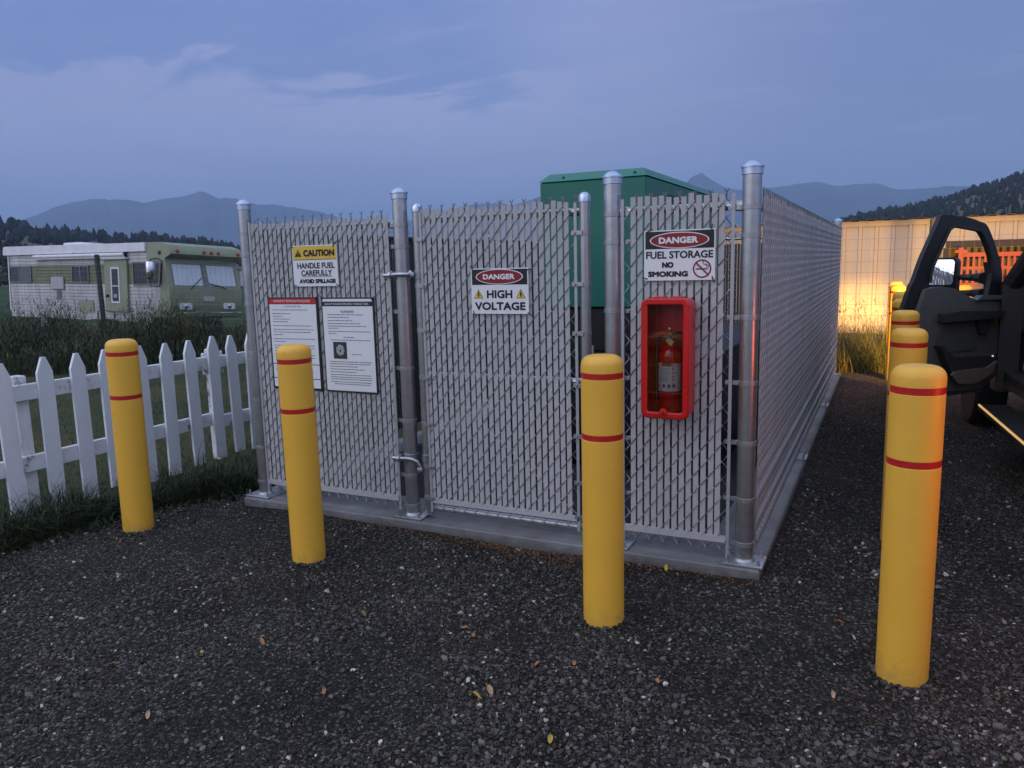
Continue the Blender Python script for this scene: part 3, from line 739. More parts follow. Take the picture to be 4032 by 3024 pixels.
fence = empty('chain_link_fence', (-1.6, 3.4, 0.10), 0, 'galvanized chain-link enclosure fence with grey privacy slats standing on the concrete pad', 'fence')
def post(x, y, r, h=1.935, cap='dome', bands=(), dirs=(), plate=True):
    pm = MB(); pm.tube([(x, y, .10), (x, y, .10+h)], r, 24)
    p = pm.build('post', GALV, fence)
    z = .10 + h
    c = MB(); c.lathe([(r+.001, z-.036), (r+.0045, z-.034), (r+.0045, z-.004), (r+.010, z-.003), (r+.010, z+.003), (r+.004, z+.009), (r*.82, z+.020), (r*.5, z+.029), (r*.2, z+.032), (0, z+.0325)], 24, (x, y, 0))
    c.build('post_cap', ALU, p)
    if plate:
        b = MB(); b.bevbox(x-.10, x+.10, y-.085, y+.085, .1005, .112, .002)
        b.lathe([(r+.010, .112), (r+.004, .122), (r, .126)], 20, (x, y, 0))
        b.build('base_plate', GALV2, p)
        for sx in (-1, 1):
            for sy in (-1, 1):
                m = MB(); m.lathe([(.011, .112), (.011, .122), (.006, .1225), (.006, .142), (.004, .144)], 6, (x+sx*.078, y+sy*.063, 0)); m.build('anchor_bolt', GALV2, p)
    for zb in bands:
        t = MB(); t.lathe([(r, zb-.012), (r+.0035, zb-.011), (r+.0035, zb+.011), (r, zb+.012)], 24, (x, y, 0))
        for (ux, uy) in dirs:
            n_ = Vector((-uy, ux, 0)); d_ = Vector((ux, uy, 0))
            off = n_*(-(r+.001)) if ux else Vector((r+.001, 0, 0))
            if ux: off = Vector((0, YM*.6, 0)); 
            else: off = Vector((0.034, 0, 0))
            t.obox(Vector((x, y, zb)) + d_*(r+.026) + off, d_, n_, (0, 0, 1), .036, .0022, .011)
            cb = Vector((x, y, zb)) + d_*(r+.045) + off
            fa = Vector((0, -1, 0)) if ux else Vector((1, 0, 0))
            t.tube([cb + fa*.001, cb + fa*.014], .009, 6)
            t.tube([cb + fa*.014, cb + fa*.019], .005, 6)
        t.build('tension_band', GALV2, p)
    return p
ZB = (1.862, 1.72, 1.40, 1.08, .76, .44, .20)
post(-3.186, 0, .041, 1.945, bands=ZB, dirs=((1, 0),))
post(-1.984, 0, .043, 1.945, bands=(1.862, 1.74, 1.36, 1.02, .70, .36, .17), dirs=((-1, 0),))
post(-0.688, 0, .044, 1.945, bands=(1.86, 1.72, 1.37, 1.02, .70, .40), dirs=((1, 0),))
post(0, 0, .0445, 1.945, bands=(1.862, 1.73, 1.34, 1.02, .72, .43, .20), dirs=((-1, 0),))
for yy in (2.27, 4.54): post(0.0, yy, .030, 1.80, bands=())
post(0, 6.80, .0445, 1.945, bands=(1.86, 1.40, 1.0, .6, .2), dirs=((0, -1),))
post(-3.186, 6.80, .041, 1.945)
post(-3.186, 3.4, .030, 1.80)
rails = MB()
rails.tube([(-3.15, .012, 1.872), (-2.02, .012, 1.872)], .021, 12)
rails.tube([(-.655, .012, 1.872), (-.04, .012, 1.872)], .021, 12)
rails.build('top_rail', GALV, fence)
rails = MB(); rails.tube([(.012, .04, 1.872), (.012, 6.76, 1.872)], .021, 10); rails.build('top_rail', GALV, fence)
rails = MB(); rails.tube([(-3.15, 6.79, 1.872), (-.04, 6.79, 1.872)], .021, 8); rails.build('top_rail', GALV, fence)
rails = MB(); rails.tube([(-3.19, .04, 1.872), (-3.19, 6.76, 1.872)], .021, 8); rails.build('top_rail', GALV, fence)
for (x, r_) in ((-3.138, 0), (-2.036, 0), (-.632, 0), (-.053, 0)):
    b = MB(); b.lathe([(.026, -.02), (.026, .02), (.012, .034)], 14, (x, .012, 1.872), (1 if x in (-3.138, -.632) else -1, 0, 0)); b.build('rail_cup', GALV2, fence)
def bars(par, us, P, z0=.135, z1=1.93):
    for u in us:
        mb = MB()
        mb.add([P(u-.008, z0, .0075), P(u+.008, z0, .0075), P(u+.008, z0, .0035), P(u-.008, z0, .0035), P(u-.008, z1, .0075), P(u+.008, z1, .0075), P(u+.008, z1, .0035), P(u-.008, z1, .0035)],
               [(0, 1, 5, 4), (1, 2, 6, 5), (2, 3, 7, 6), (3, 0, 4, 7), (4, 5, 6, 7), (3, 2, 1, 0)])
        mb.build('tension_bar', BAR, par)
def bottom_strip(P, u0, u1, z=.208, h=.034):
    m = MB()
    m.add([P(u0, z-h/2, .0075), P(u1, z-h/2, .0075), P(u1, z+h/2, .0075), P(u0, z+h/2, .0075), P(u0, z-h/2, -.0075), P(u1, z-h/2, -.0075), P(u1, z+h/2, -.0075), P(u0, z+h/2, -.0075)],
          [(0, 1, 2, 3), (7, 6, 5, 4), (0, 4, 5, 1), (2, 6, 7, 3), (0, 3, 7, 4), (1, 5, 6, 2)])
    return m
# front left panel
nl = 29; ul = -2.060 - nl*PITCH
m = MB(); chain_link(m, PF, nl, ul); m.build('wire_mesh', WIRE, fence)
m = MB(); slats(m, PF, nl, ul, .205, 1.918); m.build('privacy_slats', SLAT, fence)
bottom_strip(PF, ul+.005, -2.065).build('bottom_strip', SLAT, fence)
bars(fence, (ul-.002, -2.062), PF)
# front right panel
nr_ = 14; ur = -.630
m = MB(); chain_link(m, PF, nr_+1, ur); m.build('wire_mesh', WIRE, fence)
m = MB(); slats(m, PF, nr_+1, ur, .222, 1.935, skip=(1, 1)); m.build('privacy_slats', SLAT, fence)
bottom_strip(PF, ur+.01, -.085, .212).build('bottom_strip', SLAT, fence)
bars(fence, (ur+.002, ur+(nr_+1)*PITCH-.002), PF)
# right side
ns = 180
m = MB(); chain_link(m, PR, ns, .06, fine=False, r=.0019); m.build('wire_mesh', WIRE, fence)
m = MB(); slats(m, PR, ns, .06, .205, 1.925, w=.030); m.build('privacy_slats', SLAT, fence)
bottom_strip(PR, .08, 6.70).build('bottom_strip', SLAT, fence)
# back and left side
nb = 84
m = MB(); chain_link(m, PB, nb, -3.14, fine=False); m.build('wire_mesh', WIRE, fence)
SLAT_SHADE = mat('shaded_slat', (.040, .042, .044), .5, 0, .1, 5)  # slat colour darkened here so the gaps of the front panels look shaded
m = MB(); slats(m, PB, nb, -3.14, .205, 1.80, w=.031); m.build('privacy_slats', SLAT_SHADE, fence)
m = MB(); chain_link(m, PL, 180, .06, fine=False); m.build('wire_mesh', WIRE, fence)
m = MB(); slats(m, PL, 180, .06, .205, 1.88, w=.031); m.build('privacy_slats', SLAT_SHADE, fence)

# gate
gate = empty('chain_link_gate', (-1.37, 0, .12), 0, 'closed chain-link gate leaf with grey slats hung between two galvanized posts', 'gate')
GX0, GX1 = -1.868, -.842
for gx_ in (GX0, GX1):
    m = MB(); m.tube([(gx_, .005, .125), (gx_, .005, 1.952)], .029, 18); st_ = m.build('gate_stile', GALV, gate)
    m = MB(); m.lathe([(.030, 1.930), (.0325, 1.932), (.0325, 1.952), (.030, 1.964), (.022, 1.976), (.010, 1.982), (0, 1.983)], 18, (gx_, .005, 0)); m.build('post_cap', ALU, st_)
for zz, nm, mm in ((1.884, 'top_rail', GALV), (.985, 'middle_rail', GALV), (.165, 'bottom_rail', GALV2)):
    m = MB(); m.tube([(GX0+.025, .012, zz), (GX1-.025, .012, zz)], .020, 14); m.build(nm, mm, gate)
m = MB(); m.tube([(GX0+.03, .02, .99), (GX1-.03, .02, .20)], .005, 6); m.build('truss_rod', GALV2, gate)
ng = 27; ug = GX0 + .032
m = MB(); chain_link(m, PF, ng-1, ug, zoff=.012); m.build('wire_mesh', WIRE, gate)
m = MB(); slats(m, PF, ng-1, ug, .232, 1.938, skip=(0, 1)); m.build('privacy_slats', SLAT, gate)
bottom_strip(PF, ug+.01, GX1-.04, .222, .030).build('bottom_strip', SLAT, gate)
bars(gate, (ug+.004, ug+(ng-1)*PITCH-.004), PF, .15, 1.93)
for gx_, sg in ((GX0, 1), (GX1, -1)):
    for zb in (1.775, 1.51, 1.25, .97, .69, .43, .235):
        t = MB(); t.lathe([(.029, zb-.012), (.0318, zb-.011), (.0318, zb+.011), (.029, zb+.012)], 18, (gx_, .005, 0))
        t.box(min(gx_, gx_+sg*.062), max(gx_, gx_+sg*.062), -.0335, -.0300, zb-.011, zb+.011)
        t.tube([(gx_+sg*.045, -.033, zb), (gx_+sg*.045, -.044, zb)], .008, 6); t.build('tension_band', GALV2, gate)
for zh, flip in ((1.575, 1), (.475, -1)):
    h_ = MB()
    h_.lathe([(.044, -.022), (.0485, -.021), (.0485, .021), (.044, .022)], 22, (-1.984, 0, zh))
    h_.tube([(-2.075, -.060, zh), (-2.03, -.062, zh)], .012, 8)
    h_.lathe([(.022, 0), (.026, .004), (.026, .014), (.018, .018)], 8, (-2.035, -.060, zh), (1, 0, 0))
    h_.tube([(-2.03, -.062, zh), (-1.985, -.072, zh+.004), (-1.935, -.070, zh+.004), (-1.905, -.058, zh+.002 if flip > 0 else zh-.012), (-1.894, -.045, zh+.02*flip if flip > 0 else zh-.05)], .0125, 10)
    h_.lathe([(.030, -.024), (.036, -.022), (.036, .022), (.030, .024)], 16, (GX0, .005, zh))
    h_.lathe([(.018, 0), (.020, .012), (.014, .026)], 6, (-1.894, -.045, zh-.075 if flip < 0 else zh-.01), (0, 0, 1))
    h_.build('hinge', HINGE, gate)
l_ = MB()
l_.lathe([(.029, 1.03), (.034, 1.031), (.034, 1.069), (.029, 1.07)], 16, (GX1, .005, 0))
l_.box(GX1+.02, GX1+.155, -.010, .004, 1.036, 1.064); l_.tube([(GX1+.06, -.012, 1.05), (GX1+.06, -.05, 1.05), (GX1+.06, -.055, 1.19)], .006, 8)
l_.lathe([(.022, 0), (.022, .05), (.012, .06)], 10, (GX1+.13, -.03, 1.0)); l_.build('latch', GALV2, gate)

# ------------------------------------------------------------------ signs on the fence
YS = -0.0335
def ties(parent, pts):
    for x, z, a in pts:
        m = MB(); dxx, dzz = math.cos(a)*.018, math.sin(a)*.018
        m.tube([(x-dxx, YS+.010, z-dzz), (x-dxx*.5, YS-.0045, z-dzz*.5), (x+dxx*.5, YS-.0045, z+dzz*.5), (x+dxx, YS+.010, z+dzz)], .0028, 6)
        m.build('zip_tie', BLK, parent)
def plate(parent, x0, x1, z0, z1, m=SIGNW, r=.006, name='panel'):
    b = MB(); b.prism(rrect(x0, x1, z0, z1, r), -.0015, .0015, FRONT(YS)); return b.build(name, m, parent)
def decal(parent, name, m, fn, y=None):
    b = MB(); fn(b); return b.build(name, m, parent, smooth=0)
def flat(b, poly, e): b.add([FRONT(YS)(u, v, e) for u, v in poly], [tuple(range(len(poly)))])
def ell(cx, cz, rx, rz, n=40): return [(cx+rx*math.cos(2*math.pi*i/n), cz+rz*math.sin(2*math.pi*i/n)) for i in range(n)]
def rect(x0, x1, z0, z1): return [(x0, z0), (x1, z0), (x1, z1), (x0, z1)]
M0 = FRONT(YS)
# caution sign
s = empty('caution_sign', (-2.605, YS, 1.515), 0, 'white caution sign with yellow header reading HANDLE FUEL CAREFULLY, on the left fence panel', 'sign')
plate(s, -2.779, -2.430, 1.516, 1.768)
decal(s, 'header', SIGNY, lambda b: flat(b, rect(-2.774, -2.435, 1.682, 1.763), .0022))
decal(s, 'divider', SIGNK, lambda b: flat(b, rect(-2.774, -2.435, 1.6785, 1.682), .0022))
def fx(b):
    put_text(b, 'HANDLE FUEL', M0, -2.744, -2.452, 1.625, 1.661, .0024, .028)
    put_text(b, 'CAREFULLY', M0, -2.716, -2.475, 1.580, 1.616, .0024, .028); flat(b, rect(-2.716, -2.475, 1.5735, 1.576), .0024)
    put_text(b, 'AVOID SPILLAGE', M0, -2.734, -2.450, 1.534, 1.561, .0024, .06)
decal(s, 'lettering', SIGNK, fx)
decal(s, 'header_lettering', SIGNK, lambda b: put_text(b, 'CAUTION', M0, -2.690, -2.448, 1.699, 1.741, .0032, .05))
decal(s, 'warning_triangle', SIGNK, lambda b: flat(b, [(-2.758, 1.699), (-2.704, 1.699), (-2.731, 1.744)], .0032))
decal(s, 'exclamation_mark', SIGNY, lambda b: (flat(b, [(-2.7325, 1.712), (-2.7295, 1.712), (-2.7285, 1.730), (-2.7335, 1.730)], .0042), flat(b, ell(-2.731, 1.7065, .003, .003, 10), .0042)))
ties(s, [(-2.778, 1.764, 2.4), (-2.452, 1.762, 1.2), (-2.436, 1.776, .9), (-2.772, 1.522, .1), (-2.436, 1.522, 2.4)])
# danger high voltage
def danger(name, x0, x1, z0, z1, label, ez, erx, erz, hz0, hz1, tx0, tx1, tz0, tz1):
    s = empty(name, ((x0+x1)/2, YS, z0), 0, label, 'sign', 'danger signs on the fence')
    plate(s, x0, x1, z0, z1)
    decal(s, 'header', SIGNK, lambda b: flat(b, rect(x0+.006, x1-.006, hz0, hz1), .0022))
    cx = (x0+x1)/2
    e = decal(s, 'oval', SIGNR, lambda b: flat(b, ell(cx, ez, erx-.0065, erz-.0045), .0042))
    decal(s, 'oval_rim', SIGNW, lambda b: flat(b, ell(cx, ez, erx, erz), .0032))
    decal(s, 'danger_lettering', SIGNW, lambda b: put_text(b, 'DANGER', M0, tx0, tx1, tz0, tz1, .0052, .045))
    return s
s = danger('danger_sign', -1.506, -1.154, 1.352, 1.602, 'black and white danger sign reading HIGH VOLTAGE on the gate', 1.556, .145, .042, 1.512, 1.597, -1.429, -1.234, 1.541, 1.571)
def fx(b):
    put_text(b, 'HIGH', M0, -1.409, -1.251, 1.437, 1.483, .0024, .035)
    put_text(b, 'VOLTAGE', M0, -1.486, -1.173, 1.372, 1.417, .0024, .035)
decal(s, 'lettering', SIGNK, fx)
for cx in (-1.461, -1.2005):
    t = decal(s, 'hazard_triangle', SIGNK, lambda b: flat(b, [(cx-.029, 1.437), (cx+.029, 1.437), (cx, 1.489)], .0024))
    decal(t, 'triangle_face', SIGNY, lambda b: flat(b, [(cx-.0245, 1.4395), (cx+.0245, 1.4395), (cx, 1.4845)], .0034))
    decal(t, 'lightning_bolt', SIGNK, lambda b: (flat(b, [(cx-.006, 1.457), (cx+.004, 1.457), (cx+.003, 1.473), (cx-.003, 1.473)], .0044), flat(b, [(cx+.008, 1.460), (cx-.004, 1.4565), (cx+.0005, 1.4420), (cx+.003, 1.4420)], .0046)))
ties(s, [(-1.500, 1.604, 2.2), (-1.158, 1.592, .1), (-1.492, 1.356, 1.9), (-1.152, 1.354, 2.4)])
# danger fuel storage
s = danger('danger_sign', -.512, -.160, 1.523, 1.769, 'black and white danger sign reading FUEL STORAGE NO SMOKING above the extinguisher box', 1.719, .147, .040, 1.678, 1.7635, -.437, -.243, 1.703, 1.735)
def fx(b):
    put_text(b, 'FUEL STORAGE', M0, -.502, -.170, 1.630, 1.667, .0024, .028)
decal(s, 'lettering', SIGNK, fx)
def fx(b):
    put_text(b, 'NO', M0, -.421, -.362, 1.584, 1.614, .0024, .06)
decal(s, 'lettering', SIGNK, fx)
def fx(b):
    put_text(b, 'SMOKING', M0, -.492, -.291, 1.540, 1.569, .0024, .06)
decal(s, 'lettering', SIGNK, fx)
def fx(b):
    flat(b, rect(-.252, -.195, 1.5735, 1.5795), .0024)
    c0 = [(-.200, 1.583), (-.198, 1.596), (-.206, 1.600), (-.213, 1.598), (-.218, 1.604), (-.220, 1.612), (-.213, 1.616)]
    b.tube([M0(u, v, .0024) for u, v in c0], .0016, 4)
    b.tube([M0(u+.007, v-.003, .0024) for u, v in c0[:4]], .0014, 4)
decal(s, 'cigarette_symbol', SIGNK, fx)
def fx(b):
    o_ = ell(-.2225, 1.578, .045, .045, 44); i_ = ell(-.2225, 1.578, .0375, .0375, 44)
    b.ring(o_, i_, .0024, .0030, M0)
    d = .0268
    flat(b, [(-.2225-d-.0028, 1.578+d-.0028), (-.2225+d-.0028, 1.578-d-.0028), (-.2225+d+.0028, 1.578-d+.0028), (-.2225-d+.0028, 1.578+d+.0028)], .0048)
decal(s, 'prohibition_ring', SIGNR, fx)
ties(s, [(-.488, 1.768, .5), (-.178, 1.770, 1.5), (-.506, 1.534, 2.9), (-.170, 1.530, 1.9)])
# the two procedure boards
def lines(b, rows, x0, mz=.0075, e=.0024):
    for z, a, w in rows:
        u = x0 + a; end = x0 + a + w
        while u < end - .004:
            l = random.uniform(.012, .034); flat(b, rect(u, min(u+l, end), z-.0022, z+.0022), e); u += l + .0035
def board(name, x0, x1, z0, z1, label):
    s = empty(name, ((x0+x1)/2, YS, z0), 0, label, 'notice board', 'procedure boards on the left fence panel')
    b = MB(); b.prism(rrect(x0, x1, z0, z1, .010), -.004, .0012, M0); b.build('backing_frame', BLK, s)
    return s
s = board('procedure_board', -3.008, -2.604, .855, 1.448, 'white notice board with red EMERGENCY RESPONSE PROCEDURES header, black frame')
for za, zb in ((.870, .925), (.930, 1.018), (1.023, 1.404)):
    decal(s, 'paper', SIGNW, lambda b: flat(b, rect(-2.998, -2.618, za, zb), .0020))
decal(s, 'header', BOARDR, lambda b: flat(b, rect(-2.998, -2.618, 1.408, 1.440), .0020))
decal(s, 'header_lettering', SIGNW, lambda b: put_text(b, 'EMERGENCY RESPONSE PROCEDURES', M0, -2.960, -2.660, 1.4175, 1.4315, .0030, .0))
def fx(b):
    put_text(b, 'IN CASE OF FUEL SPILL', M0, -2.875, -2.735, 1.3855, 1.3955, .0030, 0)
    z = 1.368
    rows = []
    for a, w, g in ((.025, .29, .024), (.02, .15, .017), (.025, .08, .017), (.025, .14, .017), (.025, .12, .026), (.02, .32, .024), (.02, .335, .017), (.022, .31, .017), (.022, .08, .026), (.02, .34, .017), (.022, .10, .026), (.02, .33, .017), (.022, .33, .017), (.022, .30, .026), (.02, .33, .017), (.022, .33, .017), (.022, .20, .017)):
        rows.append((z, a, w)); z -= g
    rows += [(.975, .25, .08), (.985, .02, .2)]
    lines(b, rows, -2.998)
decal(s, 'lettering', GREYT, fx)
ties(s, [(-3.002, 1.444, 2.4), (-2.612, 1.444, .8), (-3.002, .866, 2.2), (-2.612, .860, .6)])
s = board('procedure_board', -2.575, -2.178, .856, 1.446, 'white notice board with black BACKUP GENERATOR header and a small photo, black frame')
decal(s, 'paper', SIGNW, lambda b: flat(b, rect(-2.566, -2.188, .866, 1.392), .0020))
decal(s, 'top_strip', SIGNW, lambda b: flat(b, rect(-2.566, -2.188, 1.421, 1.437), .0020))
decal(s, 'header_lettering', SIGNW, lambda b: put_text(b, 'BACKUP GENERATOR/DIESEL STORAGE TANK', M0, -2.545, -2.215, 1.400, 1.413, .0030, 0))
def fx(b):
    put_text(b, 'FILL PROCEDURE', M0, -2.425, -2.330, 1.356, 1.366, .0030, .01); flat(b, rect(-2.425, -2.330, 1.352, 1.3535), .003)
decal(s, 'heading', GREYT, fx)
def fx(b):
    rows = []; z = 1.340
    for a, w, g in ((.035, .27, .0165), (.035, .165, .020), (.035, .19, .018), (.035, .25, .016), (.035, .29, .013), (.035, .075, .020), (.035, .32, .013), (.035, .06, .022), (.15, .085, .018), (.05, .30, .018)):
        rows.append((z, a, w)); z -= g
    z = 1.048
    for a, w, g in ((.035, .32, .013), (.035, .31, .017), (.035, .21, .017), (.035, .26, .017), (.035, .20, .018), (.035, .31, .015), (.035, .31, .013), (.035, .31, .017), (.035, .31, .013), (.06, .27, .013)):
        rows.append((z, a, w)); z -= g
    lines(b, rows, -2.566)
decal(s, 'lettering', GREYT, fx)
ph = decal(s, 'photo', mat('photo_dark', (.035, .037, .035), .4, 0, .4, 30), lambda b: flat(b, rect(-2.500, -2.396, 1.066, 1.172), .0024))
decal(ph, 'photo_gauge', mat('photo_gauge', (.34, .36, .36), .4, 0, .35, 60), lambda b: b.ring(ell(-2.446, 1.121, .033, .036, 7), ell(-2.446, 1.117, .007, .010, 7), .0030, .0034, M0))
decal(s, 'red_note', BOARDR, lambda b: lines(b, [(1.096, 0, .08)], -2.360))
ties(s, [(-2.569, 1.440, 2.4), (-2.186, 1.438, .8), (-2.566, .868, 2.4), (-2.186, .864, .6)])

# ------------------------------------------------------------------ extinguisher cabinet and extinguisher
cab = empty('extinguisher_cabinet', (-.366, -.03, .85), 0, 'red plastic cabinet with clear window hung on the right fence panel', 'cabinet')
CX0, CX1, CZ0, CZ1 = -.486, -.247, .850, 1.442
b = MB()
Mc = FRONT(0.0)
o_ = rrect(CX0+.006, CX1-.006, CZ0+.006, CZ1-.006, .032); i_ = rrect(CX0+.014, CX1-.014, CZ0+.014, CZ1-.014, .026)
b.ring(o_, i_, .036, .165, Mc)
b.prism(o_, .030, .0358, Mc)
b.box(CX0+.05, CX0+.10, -.16, -.05, CZ1-.008, CZ1+.004); b.box(CX1-.10, CX1-.05, -.16, -.05, CZ1-.008, CZ1+.004)
b.build('box', REDP, cab)
b = MB()
outs = [rrect(CX0, CX1, CZ0, CZ1, .036), rrect(CX0, CX1, CZ0, CZ1, .036), rrect(CX0+.007, CX1-.007, CZ0+.007, CZ1-.007, .032), rrect(CX0+.026, CX1-.026, CZ0+.026, CZ1-.026, .014), rrect(CX0+.032, CX1-.032, CZ0+.032, CZ1-.032, .010), rrect(CX0+.032, CX1-.032, CZ0+.032, CZ1-.032, .010)]
es = [.150, .178, .186, .186, .180, .150]; nn = len(outs[0]); vs = []; fs = []
for lp, e in zip(outs, es): vs += [Mc(u, v, e) for u, v in lp]
for k in range(6):
    k2 = (k+1) % 6
    for i in range(nn):
        j = (i+1) % nn; fs.append((k*nn+i, k*nn+j, k2*nn+j, k2*nn+i))
b.add(vs, fs)
b.lathe([(.022, 0), (.020, .010), (.010, .012)], 16, (-.372, -.178, CZ0+.030), (0, -1, 0))
b.build('door_frame', REDP, cab)
b = MB(); b.lathe([(.006, 0), (.006, .003)], 10, (-.372, -.1905, CZ0+.028), (0, -1, 0)); b.build('door_lock', BLK, cab)
def pane_mat():
    m = bpy.data.materials.new('clear_window'); m.use_nodes = True
    N = m.node_tree.nodes; L = m.node_tree.links; N.clear()
    tr = N.new('ShaderNodeBsdfTransparent'); tr.inputs[0].default_value = (.97, .95, .95, 1)
    gl = N.new('ShaderNodeBsdfGlossy'); gl.inputs['Roughness'].default_value = .06
    fr = N.new('ShaderNodeFresnel'); fr.inputs[0].default_value = 1.45
    mx = N.new('ShaderNodeMixShader'); L.new(fr.outputs[0], mx.inputs[0]); L.new(tr.outputs[0], mx.inputs[1]); L.new(gl.outputs[0], mx.inputs[2])
    o = N.new('ShaderNodeOutputMaterial'); L.new(mx.outputs[0], o.inputs[0])
    return m
PANE = pane_mat()
b = MB(); b.prism(rrect(CX0+.030, CX1-.030, CZ0+.030, CZ1-.030, .010), .168, .1705, Mc); b.build('window', PANE, cab)
b = MB()
for z in (.978, 1.115, 1.255): b.box(CX0+.033, CX1-.033, -.1722, -.1706, z-.0008, z+.0008)
for x in (-.408, -.330): b.box(x-.0005, x+.0005, -.1722, -.1706, CZ0+.033, CZ1-.033)
b.build('window_rib', mat('window_rib', (.20, .05, .05), .4), cab)
b = MB()
for z in (1.286, 1.286): pass
b.tube([(-.375, -.045, 1.286), (-.375, -.060, 1.286)], .007, 8); b.tube([(-.303, -.045, 1.286), (-.303, -.060, 1.286)], .007, 8); b.build('mounting_bolt', CHROME, cab)
ex = empty('fire_extinguisher', (-.361, -.10, .872), 0, 'red fire extinguisher with white label inside the red cabinet', 'fire extinguisher')
ec = (-.361, -.098, 0)
b = MB(); b.lathe([(.040, .870), (.052, .874), (.055, .885), (.055, 1.150), (.053, 1.172), (.046, 1.192), (.034, 1.207), (.020, 1.214), (.016, 1.222)], 32, ec); b.build('cylinder', REDM, ex)
b = MB(); seg = 24
vs = []; fs = []
for z in (.983, 1.122):
    for k in range(seg+1):
        a = R(-178 + 176*k/seg); vs.append((ec[0]+.0556*math.cos(a), ec[1]+.0556*math.sin(a), z))
for k in range(seg): fs.append((k, k+1, seg+2+k, seg+1+k))
b.add(vs, fs); lab = b.build('paper_label', mat('label_white', (.62, .62, .64), .35, 0, .04, 30), ex)
def arc(bm, a0, a1, z0, z1, r, k=4):
    vs = []
    for z in (z0, z1):
        for i in range(k+1):
            a = R(a0+(a1-a0)*i/k); vs.append((ec[0]+r*math.cos(a), ec[1]+r*math.sin(a), z))
    bm.add(vs, [(i, i+1, k+2+i, k+1+i) for i in range(k)])
b = MB(); arc(b, -150, -60, 1.107, 1.121, .0560, 10); b.build('label_yellow_band', SIGNY, lab)
b = MB(); arc(b, -122, -72, 1.108, 1.122, .0564, 8)
for i in range(11):
    z = 1.098 - i*.0066; arc(b, -146, -82 + random.uniform(-14, 6), z-.001, z+.001, .0560, 6)
for a in (-146, -116, -88, -62): arc(b, a, a+15, 1.002, 1.019, .0560, 3)
b.build('label_print', GREYT, lab)
b = MB()
for a, z in ((-66, 1.090), (-60, 1.072), (-64, 1.054), (-62, 1.040)): arc(b, a, a+8, z, z+.007, .0560, 2)
arc(b, -128, -120, .988, .996, .0560, 2); b.build('label_red_marks', REDT, lab)
b = MB(); b.lathe([(.015, 1.215), (.015, 1.238), (.011, 1.246)], 12, ec); b.obox((-.372, -.115, 1.250), (1, -.25, .1), (.25, 1, 0), (0, 0, 1), .020, .009, .007); b.build('valve', CHROME, ex)
b = MB(); b.lathe([(.015, 0), (.0155, .006), (.013, .009)], 16, (-.363, -.112, 1.232), (0, -1, 0)); b.build('pressure_gauge', mat('gauge', (.55, .50, .50), .2, .3), ex)
b = MB(); b.tube([(-.372, -.11, 1.245), (-.395, -.115, 1.252), (-.415, -.115, 1.240), (-.426, -.11, 1.20), (-.428, -.105, 1.12), (-.427, -.10, 1.00), (-.424, -.10, .93)], .0085, 10); b.build('hose', RUB, ex)
b = MB(); b.tube([(-.355, -.10, 1.256), (-.33, -.105, 1.270), (-.285, -.11, 1.272)], [.008, .009, .007], 8); b.tube([(-.350, -.10, 1.244), (-.32, -.11, 1.236), (-.287, -.12, 1.226)], [.008, .009, .007], 8); b.build('handle', BLK, ex)
b = MB(); b.obox((-.348, -.128, 1.222), (.55, 0, .83), (-.83, 0, .55), (0, 1, 0), .014, .009, .001); b.tube([(-.345, -.12, 1.24), (-.338, -.124, 1.255), (-.362, -.115, 1.268)], .0015, 5); b.build('tag', mat('tag_yellow', (.62, .52, .12), .6), ex)

# ------------------------------------------------------------------ bollards
proto = empty('bollard', (0, 0, 0))
BR = .0925; prof = [(BR, -.10)]
for zb in (.869, 1.138): prof += [(BR, zb-.0145), (BR-.002, zb-.0125), (BR-.002, zb+.0125), (BR, zb+.0145)]
prof += [(BR, 1.160)] + [(BR-.042+.042*math.cos(R(a)), 1.182+.042*math.sin(R(a))) for a in (5, 20, 36, 52, 68, 82)] + [(.036, 1.2245), (0, 1.2250)]
m = MB(); m.lathe(prof, 48); m.build('sleeve', YEL, proto, smooth=30)
for zb in (.869, 1.138):
    m = MB(); m.lathe([(BR-.0019, zb-.0125), (BR-.0008, zb-.0118), (BR-.0008, zb+.0118), (BR-.0019, zb+.0125)], 48); m.build('reflective_band', REDT, proto)
BOLL = [(-3.664, -.639, 'yellow bollard with red bands in front of the white picket fence', .012, .0),
        (-2.270, -.641, 'yellow bollard with red bands in front of the notice boards', -.006, .0),
        (-.509, -.693, 'yellow bollard with red bands between the gate and the extinguisher cabinet', 0, 0),
        (.711, -.713, 'nearest yellow bollard in front of the open truck door, glowing orange down its right side', 0, 0)]
BOLL += [(.712, .835, 'yellow bollard directly behind the nearest one beside the truck, lower part hidden', 0, 0),
         (.718, 2.325, 'third yellow bollard in the row beside the truck, its cap against the open door', 0, 0),
         (.728, 3.89, 'yellow bollard just past the open truck door edge, partly covered by it', 0, 0),
         (.735, 5.33, 'third yellow bollard from the far end of the row beside the truck', 0, 0),
         (.710, 7.2, 'second yellow bollard from the far end of the row, cap lit orange', 0, 0),
         (.700, 8.68, 'farthest yellow bollard of the row, in front of the bright shed wall', 0, 0)]
for i, (x, y, lb, tx, ty) in enumerate(BOLL):
    o = proto if i == 0 else copy_tree(proto)
    o.location = (x, y, 0); o.rotation_euler = (0, tx, i*.9)
    tag(o, lb, 'bollard', 'yellow bollards around the enclosure')

